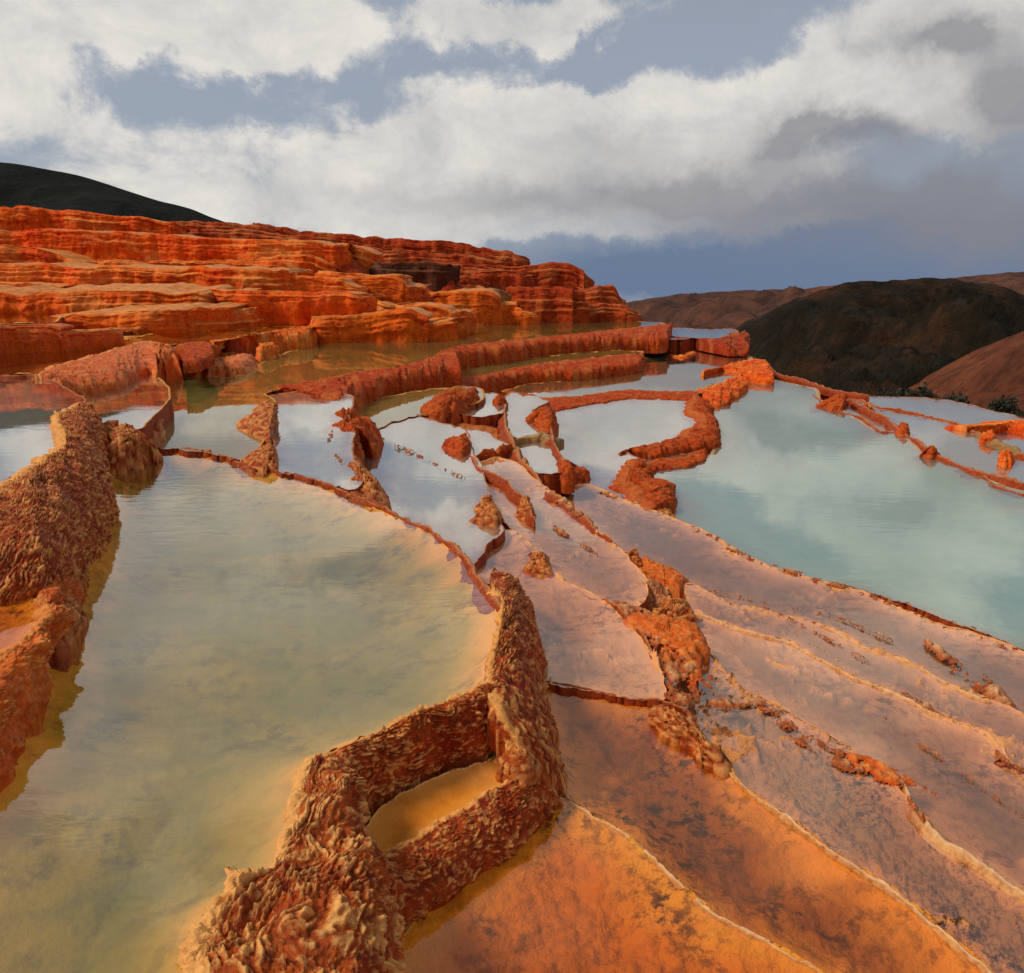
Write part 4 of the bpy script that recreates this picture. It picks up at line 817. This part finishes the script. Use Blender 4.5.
# ================================================================ HILLSIDE TERRACES
T_=[
('hot',[(-150,200,226),(-60,203,228),(0,206,229),(65,210,230),(110,214,232),(150,219,233),(172,223,234)],46,'topmost scarlet terrace under the black hill'),
('deepred',[(172,222,229),(200,221,229),(250,224,232),(262,227,233)],54,'thin dark red ledge on the skyline right of the topmost terrace'),
('deepred',[(200,228,238),(250,230,240),(290,235,242),(318,238,243)],50,'second dark red ledge just under the skyline ledge'),
('deepred',[(255,223,240),(300,231,247),(330,234,252),(365,236,256),(400,238,262),(440,241,264),(470,245,264),(495,249,266),(512,252,268),(521,257,268)],60,'long weathered dark red crest with thin strata on the skyline',),
('deepred',[(340,246,256),(380,249,262),(420,252,262),(460,255,264),(500,259,268)],56,'stratified ledge just below the dark red crest'),
('hot',[(-80,229,262),(0,230,255),(40,230,248),(80,231,252),(130,233,258),(165,235,259),(200,237,258),(245,239,257),(290,241,255),(335,243,253)],39,'long scarlet terrace second from the top'),
('hot',[(-80,243,266),(0,244,264),(30,246,264),(60,255,264),(82,262,265)],36,'sloping scarlet lobe at the left edge, third step down'),
('amber',[(300,243,262),(335,245,266),(362,248,270),(377,254,272)],42,'orange draped terrace right of the long scarlet one'),
('black',[(379,262,273),(400,262,274),(425,263,275),(444,265,276)],40,'black stained block on the right part of the hillside'),
('deepred',[(440,262,272),(480,263,270),(520,266,286),(552,261,287),(572,264,288),(584,270,300),(588,280,305)],52,'tall dark red shoulder at the right end of the skyline'),
('deepred',[(446,267,274),(470,268,275),(500,270,276),(512,272,278)],49,'thin ledge right of the black stained block'),
('deepred',[(478,272,285),(500,270,283),(515,270,285),(522,275,287)],47,'dark red notch block left of the shoulder'),
('deepred',[(514,288,314),(530,286,316),(555,286,316),(574,288,315),(577,291,313)],41,'deep red block standing at the far end of the olive pool'),
('deepred',[(586,287,306),(600,285,305),(613,286,305),(619,294,306),(625,300,306)],47,'last small red block before the valley'),
('deepred',[(574,306,316),(600,304,317),(626,305,319),(632,312,320)],43,'low red plinth under the last small block'),
('hot',[(96,260,264),(150,260,266),(200,260,267),(245,260,268),(283,262,272),(296,268,275)],36,'thin scarlet step under the long scarlet terrace'),
('amber',[(255,256,262),(290,254,266),(316,255,269),(328,262,274)],38,'amber round shouldered block above the thin scarlet step'),
('amber',[(322,271,279),(350,273,282),(395,276,282)],35,'narrow amber ledge over the big draped block'),
('hot',[(-80,264,284),(0,265,284),(50,265,286),(85,266,283),(130,266,283),(170,267,286),(210,267,290),(245,269,291),(277,271,291)],31,'wide scarlet terrace in the middle of the hillside'),
('hot',[(279,277,290),(310,277,291),(344,278,291),(354,286,291)],32,'short dark scarlet step right of the wide middle terrace'),
('amber',[(318,278,296),(335,276,298),(355,276,300),(380,276,304),(397,277,305),(408,286,304)],34,'big draped amber block in the middle right'),
('deepred',[(408,277,290),(440,277,290),(480,278,289),(486,282,290)],44,'red strip above the ochre strip in the middle right'),
('amber',[(404,290,297),(440,288,295),(480,287,294),(488,290,295)],42,'ochre strip above the rounded amber mass'),
('amber',[(406,297,310),(440,293,316),(465,291,320),(485,291,320),(496,294,318),(503,303,314)],38,'rounded amber mass touching the far olive pool'),
('olive',[(489,289,302),(503,290,306),(512,296,307),(518,304,308)],41,'grey olive boulder like block beside the deep red block'),
('amber',[(498,308,318),(512,306,318),(523,308,318),(527,313,318)],39,'small orange foot block at the far olive pool'),
('hot',[(-80,281,293),(0,282,293),(30,283,294),(62,286,294)],28,'low scarlet lip at the left edge under the wide terrace'),
('amber',[(-80,294,312),(0,293,313),(50,293,313),(85,291,311),(120,291,311),(165,291,309),(200,291,307),(207,294,307)],25,'tan topped amber terrace left, third from the bottom'),
('hot',[(206,290,307),(260,290,305),(310,290,304),(345,290,303),(356,293,305)],26,'bright orange strip continuing right of the tan topped terrace'),
('amber',[(330,300,315),(350,296,315),(370,300,313),(392,304,314)],30,'amber lobes behind the front right block'),
('amber',[(38,318,331),(60,314,331),(85,311,331),(120,311,331),(165,310,332),(240,308,330,24),(275,306,327,26.5),(300,304,326,27.5),(322,303,326,27.5),(344,304,330,27.5),(350,312,333,27.5)],21.5,'long lowest amber terrace above the orange pools'),
('amber',[(322,318,340),(335,315,339),(345,315,338),(380,311,337),(410,309,335),(420,313,333),(425,322,332)],25.2,'front amber block standing in the olive pool'),
('amber',[(400,306,325),(418,303,330),(436,303,327),(447,306,323),(453,312,321)],29,'pair of amber lobes right of the front block'),
('orange',[(-60,327,352,12),(0,325,350),(20,324,348),(45,323,344),(58,326,342),(64,332,341)],14.9,'knobbly amber block at the left edge of the orange pool'),
]
for i,t in enumerate(T_):
    mat,pts,D,lab=t
    tm={'hot':'tread','amber':'tread','deepred':'deepred','black':'deepred','olive':'olive','orange':'orange'}[mat]
    terrace(mat,pts,D,lab,tm=tm,back=2.6 if D>20 else .35,edge=.03+.001*D,colw=.25+.004*D,rise=(.22 if lab.startswith('tan topped') else .14 if lab.split()[0] in ('wide','long','big','rounded','orange') and mat!='deepred' else -.01))

# body of the hillside behind the steps and ground under the pools
TP=np.array(TOPPTS)
def hillside():
    px=np.arange(-260,640,5.); D=np.linspace(21,64,70)
    PX,DD=np.meshgrid(px,D,indexing='ij')
    X=(PX-W/2)/F*DD; Y=DD
    num=np.zeros_like(X); den=np.zeros_like(X)
    for x,y,z in TP[::2]:
        w=1/((X-x)**2+((Y-y)*1.3)**2+.15)**2
        num+=w*z; den+=w
    Z=num/den-.6+fbm(X/2,Y/2,None,4,5)*.12
    # behind the crest it falls away
    lim=np.interp(PX,[-260,172,260,520,600,660],[49,50,60,62,55,50])
    Z-=np.clip(DD-lim,0,None)*.5
    fr_=np.interp(PX,[-260,210,330,420,460,500,530,590,640],[25,25,27,33,40,43,44,48,50])
    Z-=np.clip(fr_-DD,0,None)*1.2
    edge=np.interp(PX,[560,640,660],[0,1.5,6]); Z-=edge
    nu,nv=X.shape
    o=link('hillside',np.stack([X,Y,Z],-1).reshape(-1,3),gridfaces(nu,nv)[:,::-1],M['deepred'],attrs={'tip':np.zeros(X.size)})
    tag(o,'red slope the terraces are stepped into','hillside',kind='structure')
hillside()

def ground():
    # polar sheet reaching the horizon
    az=np.radians(np.linspace(-180,180,361)); r=np.r_[np.linspace(.3,30,150),np.geomspace(30.5,6000,80)]
    A,R=np.meshgrid(az,r,indexing='ij'); X=R*np.sin(A); Y=R*np.cos(A)
    num=np.zeros_like(X); den=np.zeros_like(X); mn=np.full(X.shape,9.)
    near=R<70
    for p in POOLS:
        w=p['w'][::3]; d=np.full(X.shape,99.)
        d[near]=sdist(X[near],Y[near],w)
        do=np.clip(-d,0,None)
        k=1/(do+.06)**3
        num+=k*(p['z']-.06-p['depth']); den+=k
        mn=np.where(d>-.25,np.minimum(mn,p['z']-p['depth']-.08),mn)
    Z=np.where(mn<8,mn,num/den-.25)
    Z=np.where(near,Z,-1.6)
    # falls off towards the valley on the right and beyond
    edge=np.interp(np.degrees(A),[-180,-60,-25,5,12,18,25,33,60,180],[12,16,70,62,40,28,23,18,13,10])
    Z-=np.clip(R-edge,0,None)*.42*np.exp(-np.clip(R-edge,0,None)/400.)
    Z=np.maximum(Z,-75)+fbm(X/40,Y/40,None,4,3)*np.clip((R-60)/60,0,1)*3
    Z=np.where((R<1.)&(Z>-.4),-.45,Z)-np.clip(R-200,0,None)*.022
    nu,nv=X.shape
    o=link('ground',np.stack([X,Y,Z],-1).reshape(-1,3),gridfaces(nu,nv)[:,::-1],M['ground'],attrs={'tip':np.zeros(X.size)})
    tag(o,'orange brown ground under the pools falling to the valley','ground',kind='structure')
ground()

# ================================================================ HILLS
def hill(ridge,D,base,Db,mat,label,nz,na,back=200,nu=220,nv=90,pw=1.):
    R=cr(np.array([(a,b,(c[0] if c else D)) for a,b,*c in ridge],float),nu)
    bx=np.array(base,float)
    rp=atD(R[:,0],R[:,1],R[:,2]); yb=np.interp(R[:,0],bx[:,0],bx[:,1]); bp=atD(R[:,0],yb,Db)
    t=np.linspace(0,1,nv)
    G=rp[:,None,:]*(1-t[None,:,None])+bp[:,None,:]*t[None,:,None]
    G[...,2]=rp[:,None,2]+(bp-rp)[:,None,2]*(t**pw)[None,:]
    kb=8; tb=np.linspace(1,0,kb,endpoint=False)
    Bk=np.repeat(rp[:,None,:],kb,1).copy(); Bk[...,1]+=back*tb[None,:]; Bk[...,2]-=back*.45*tb[None,:]**1.5
    G=np.concatenate([Bk,G],1)
    env=np.r_[np.full(kb,.4),.15+.85*np.clip(t*5,0,1)]
    n=fbm(G[...,0]/nz,G[...,1]/nz*.8,None,6,int(D)%50)*na
    gul=-np.abs(fbm(G[...,0]/(nz*.6)+.3*G[...,1]/nz,G[...,1]/(nz*3),None,4,int(D)%50+9))*na*1.1
    G[...,2]+=(n+gul)*env[None,:]
    o=link('hill',G.reshape(-1,3),gridfaces(*G.shape[:2])[:,::-1],mat,attrs=None)
    tag(o,label,'hill','hills around the valley',kind='structure'); return o
HM_far=hill_mat('far_hill_soil',[(.05,.024,.018),(.10,.042,.026),(.19,.062,.03)],.012,.06,4)
HM_dark=hill_mat('dark_scrub',[(.008,.007,.003),(.022,.014,.006),(.085,.032,.012)],.03,.10,6,1.)
HM_rust=hill_mat('rust_soil',[(.06,.020,.010),(.15,.040,.015),(.27,.075,.025)],.05,.3,1.5)
HM_black=hill_mat('black_scrub',[(.004,.005,.003),(.007,.008,.003),(.016,.011,.005)],.06,.5,1.,1.)
hill([(520,330),(600,309),(640,300),(690,293),(740,289),(800,287),(850,284),(920,278),(985,273),(1024,271),(1200,262),(1500,250)],900,[(500,350),(1500,350)],480,HM_far,'far brown ridge under the sky on the right',90,16,back=900)
hill([(660,372),(700,352),(740,330),(770,308),(800,293),(830,284),(862,277),(895,275),(930,277),(970,284),(1024,290),(1120,296),(1300,300),(1600,290)],360,[(600,470),(1600,470)],110,HM_dark,'dark scrub covered hill behind the teal pool',42,13,back=300,pw=.8)
hill([(905,440),(940,400),(965,377),(1000,352),(1024,338),(1080,318),(1200,290),(1500,250)],150,[(800,520),(1600,540)],60,HM_rust,'rust coloured slope at the right edge above the far rims',18,2.,back=80,pw=1.)
hill([(-700,60),(-400,100),(-200,135),(-80,152),(0,161),(40,166),(80,174),(120,187),(160,200),(190,208),(215,217),(260,232),(330,262)],110,[(-700,300),(400,300)],66,HM_black,'black scrub hill rising behind the top terrace on the left',20,1.1,back=80)

# ================================================================ BUSHES beyond the far rim
lm,nt,N,L=newmat('dark_foliage')
b=nd(nt,'ShaderNodeBsdfPrincipled'); b.inputs['Roughness'].default_value=.7
tcn=nd(nt,'ShaderNodeTexCoord').outputs['Object']
L.new(ramp(nt,noise(nt,tcn,3,3,.6),[(.35,(.012,.018,.008)),(.65,(.04,.05,.018))]),b.inputs['Base Color'])
o_=nd(nt,'ShaderNodeOutputMaterial'); L.new(b.outputs[0],o_.inputs[0])
sm,nt,N,L=newmat('twig_bark'); b=nd(nt,'ShaderNodeBsdfPrincipled'); L.new(ramp(nt,noise(nt,nd(nt,'ShaderNodeTexCoord').outputs['Object'],20,3),[(.3,(.04,.025,.015)),(.7,(.09,.06,.04))]),b.inputs['Base Color']); o_=nd(nt,'ShaderNodeOutputMaterial'); L.new(b.outputs[0],o_.inputs[0])
def bush(px,py,D,wpx,hpx,label):
    c=atD(px,py,D); w=wpx*D/F/2; h=hpx*D/F
    V=[];Fc=[]
    for i in range(1500):
        th=RNG.uniform(0,6.283); ph=math.acos(RNG.uniform(-.2,1)); rr=RNG.uniform(.35,1.)**.5*(1+.25*math.sin(3*th+px)+.2*math.sin(5*ph+th))
        q=np.array([math.cos(th)*math.sin(ph)*rr*w,math.sin(th)*math.sin(ph)*rr*w*.8,max(.04,math.cos(ph)*rr)*h*.9])
        s=RNG.uniform(.04,.09)*h*1.6
        a=RNG.normal(size=3); a/=np.linalg.norm(a); e=np.cross(a,RNG.normal(size=3)); e/=np.linalg.norm(e)+1e-9; f=np.cross(a,e)
        k=len(V)
        V+=[q-e*s,q+f*s*.5,q+e*s,q-f*s*.5]; Fc.append((k,k+1,k+2,k+3))
    o=link('bush',V,Fc,lm,smooth=False); o.location=c
    tag(o,label,'bush','dark bushes beyond the far rim')
    V=[];Fc=[]
    for i in range(9):
        th=i*.7; tip=np.array([math.cos(th)*w*.6,math.sin(th)*w*.5,h*.7]); k=len(V); r=.02*h
        mid=tip*np.array([.4,.4,.6])
        for (p,rr) in ((np.array([0,0,-.3*h]),r*2),(mid,r),(tip,r*.3)):
            for j in range(5):
                V.append(p+np.array([math.cos(j*1.2566)*rr,math.sin(j*1.2566)*rr,0]))
        for a in range(2):
            for j in range(5):
                Fc.append((k+a*5+j,k+a*5+(j+1)%5,k+a*5+5+(j+1)%5,k+a*5+5+j))
    link('branches',V,Fc,sm,parent=o)
bush(918,402,60,36,16,'large dark bush beyond the far rim at right')
bush(886,399,54,20,8,'small low dark bush left of the large bush')
bush(952,408,50,34,14,'low dark bush right of the large bush')
bush(1002,414,48,30,17,'dark bush nearest the right edge')

# ================================================================ SKY
w=bpy.data.worlds.new('World'); scene.world=w; w.use_nodes=True
nt=w.node_tree; nt.nodes.clear(); L=nt.links
SUN_AZ=math.radians(-100); SUN_EL=math.radians(48)      # azimuth measured from +Y towards +X
sky=nd(nt,'ShaderNodeTexSky',sky_type='NISHITA'); sky.sun_disc=False; sky.sun_elevation=SUN_EL; sky.sun_rotation=SUN_AZ
sky.dust_density=1.5
tc=nd(nt,'ShaderNodeTexCoord').outputs['Generated']
sx=nd(nt,'ShaderNodeSeparateXYZ'); L.new(tc,sx.inputs[0])
# warp the direction so cloud edges billow
nz=nd(nt,'ShaderNodeTexNoise'); nz.inputs['Scale'].default_value=6.5; nz.inputs['Detail'].default_value=8; nz.inputs['Roughness'].default_value=.66
L.new(tc,nz.inputs['Vector'])
vs=nd(nt,'ShaderNodeVectorMath',operation='SUBTRACT'); L.new(nz.outputs['Color'],vs.inputs[0]); vs.inputs[1].default_value=(.5,.5,.5)
vm=nd(nt,'ShaderNodeVectorMath',operation='MULTIPLY'); L.new(vs.outputs[0],vm.inputs[0]); vm.inputs[1].default_value=(.15,.15,.12)
va=nd(nt,'ShaderNodeVectorMath',operation='ADD'); L.new(vm.outputs[0],va.inputs[0]); L.new(tc,va.inputs[1])
s2=nd(nt,'ShaderNodeSeparateXYZ'); L.new(va.outputs[0],s2.inputs[0])
azn=math_(nt,'ARCTAN2',s2.outputs[0],s2.outputs[1])
eln=math_(nt,'ARCSINE',math_(nt,'MAXIMUM',math_(nt,'MINIMUM',s2.outputs[2],1.),-1.))
cx=nd(nt,'ShaderNodeCombineXYZ'); L.new(azn,cx.inputs[0]); L.new(eln,cx.inputs[1])
def ae(px,py):
    d=ray(px,py); return math.atan2(d[0],d[1]),math.atan2(d[2],math.hypot(d[0],d[1]))
def blobs(lst):
    acc=None
    for (px,py,wx,wy,amp) in lst:
        a,e=ae(px,py)
        s=nd(nt,'ShaderNodeVectorMath',operation='SUBTRACT'); L.new(cx.outputs[0],s.inputs[0]); s.inputs[1].default_value=(a,e,0)
        k=nd(nt,'ShaderNodeVectorMath',operation='MULTIPLY'); L.new(s.outputs[0],k.inputs[0]); k.inputs[1].default_value=(F/wx,F/wy,0)
        dt=nd(nt,'ShaderNodeVectorMath',operation='DOT_PRODUCT'); L.new(k.outputs[0],dt.inputs[0]); L.new(k.outputs[0],dt.inputs[1])
        ex=math_(nt,'MULTIPLY',math_(nt,'EXPONENT',math_(nt,'MULTIPLY',dt.outputs['Value'],-1.)),amp)
        acc=ex if acc is None else math_(nt,'ADD',acc,ex)
    return acc
white=blobs([(0,45,55,50,1.2),(30,10,60,20,.8),(120,8,110,22,1.),(230,22,90,30,1.1),(300,30,50,22,.8),(275,68,60,14,.6),(440,8,40,22,.8),(490,30,60,24,1.),(600,15,70,20,.7),(545,20,40,16,.6),
             (415,78,26,12,.6),(960,22,110,34,1.2),(1010,120,40,36,.8),(835,45,16,12,.5),(820,95,70,22,1.1),(780,120,50,24,.9),(960,100,60,26,.9),(900,95,50,20,.8),
             (430,122,50,22,1.),(520,118,90,26,1.2),(600,125,70,28,1.1),(660,150,80,36,.9),(560,170,160,40,.8),(400,165,150,45,.7),(740,180,120,26,1.),(180,170,230,36,.62),(300,212,260,26,.8),(60,125,120,16,.45),(480,225,160,20,.6),(820,222,80,12,.6),(600,215,90,30,.5),
             (300,-150,240,70,1.),(720,-230,180,70,.9),(60,-330,260,90,.9),(560,-420,170,90,.7),(1020,-130,130,80,1.),(330,-640,300,120,.8),(900,-500,160,90,.8),(0,-90,150,50,.8)])
dark=blobs([(1018,95,38,38,1.5),(958,34,32,20,1.3),(905,42,24,10,.6),(825,134,56,15,1.4),(780,152,30,10,.7),(900,130,26,14,.5),(890,195,150,26,.9),(640,185,110,26,.5),(540,200,80,16,.6),(700,212,100,22,.7),(400,190,90,14,.35),(600,150,60,10,.35),(760,170,60,12,.4),(930,-60,60,30,.6),(560,-240,120,50,.5),(1000,215,140,36,.8),(240,250,60,10,.2),(690,-60,120,50,.4),(160,-210,90,40,.4)])
stormy=blobs([(900,256,300,36,1.2),(1150,240,200,60,1.),(680,280,120,22,.9),(1000,285,300,20,.6)])
fb=nd(nt,'ShaderNodeTexNoise'); fb.inputs['Scale'].default_value=8.; fb.inputs['Detail'].default_value=9; fb.inputs['Roughness'].default_value=.68; fb.inputs['Distortion'].default_value=.3
mpn=nd(nt,'ShaderNodeMapping'); mpn.inputs['Scale'].default_value=(1,1,1.5); L.new(tc,mpn.inputs['Vector']); L.new(mpn.outputs[0],fb.inputs['Vector'])
fbf=fb.outputs['Fac']
cover=math_(nt,'ADD',white,math_(nt,'MULTIPLY',math_(nt,'SUBTRACT',fbf,.5),1.9))
cf=nd(nt,'ShaderNodeMapRange',interpolation_type='SMOOTHSTEP'); L.new(cover,cf.inputs[0]); cf.inputs[1].default_value=.40; cf.inputs[2].default_value=1.0
K=10.
blue=mix(nt,.88,sky.outputs[0],(.27*K,.305*K,.365*K))
bright=mix(nt,ramp(nt,fbf,[(.35,0.),(.65,1.)]),(.46*K,.46*K,.46*K),(.66*K,.635*K,.59*K))
c=mix(nt,cf.outputs[0],blue,bright)
c=mix(nt,math_(nt,'MULTIPLY',math_(nt,'MINIMUM',stormy,1.),.85),c,(.095*K,.145*K,.245*K))
df=math_(nt,'MINIMUM',math_(nt,'MULTIPLY',dark,math_(nt,'MULTIPLY_ADD',fbf,1.6,.1)),1.)
c=mix(nt,math_(nt,'MULTIPLY',df,.8),c,(.20*K,.20*K,.225*K))
bg=nd(nt,'ShaderNodeBackground'); L.new(c,bg.inputs[0]); bg.inputs[1].default_value=.1
ow=nd(nt,'ShaderNodeOutputWorld'); L.new(bg.outputs[0],ow.inputs[0])

# sun through thin cloud, from the left and ahead
sl=bpy.data.lights.new('sun','SUN'); sl.energy=2.1; sl.angle=math.radians(16); sl.color=(1,.93,.82)
so=bpy.data.objects.new('sun',sl); COL.objects.link(so)
dv=Vector((math.sin(SUN_AZ)*math.cos(SUN_EL),math.cos(SUN_AZ)*math.cos(SUN_EL),math.sin(SUN_EL)))
so.rotation_euler=dv.to_track_quat('Z','Y').to_euler()

# ================================================================ CAMERA
cam=bpy.data.cameras.new('camera'); co=bpy.data.objects.new('camera',cam); COL.objects.link(co)
cam.sensor_fit='HORIZONTAL'; cam.sensor_width=36; cam.lens=F/W*36; cam.clip_start=.05; cam.clip_end=12000
co.location=(0,0,CAMZ); co.rotation_euler=(math.pi/2-PITCH,0,0)
scene.camera=co
vs_=scene.view_settings; vs_.view_transform='Standard'; vs_.look='None'; vs_.exposure=.25; vs_.gamma=1; vs_.use_curve_mapping=False
scene.cycles.max_bounces=6; scene.cycles.transparent_max_bounces=10
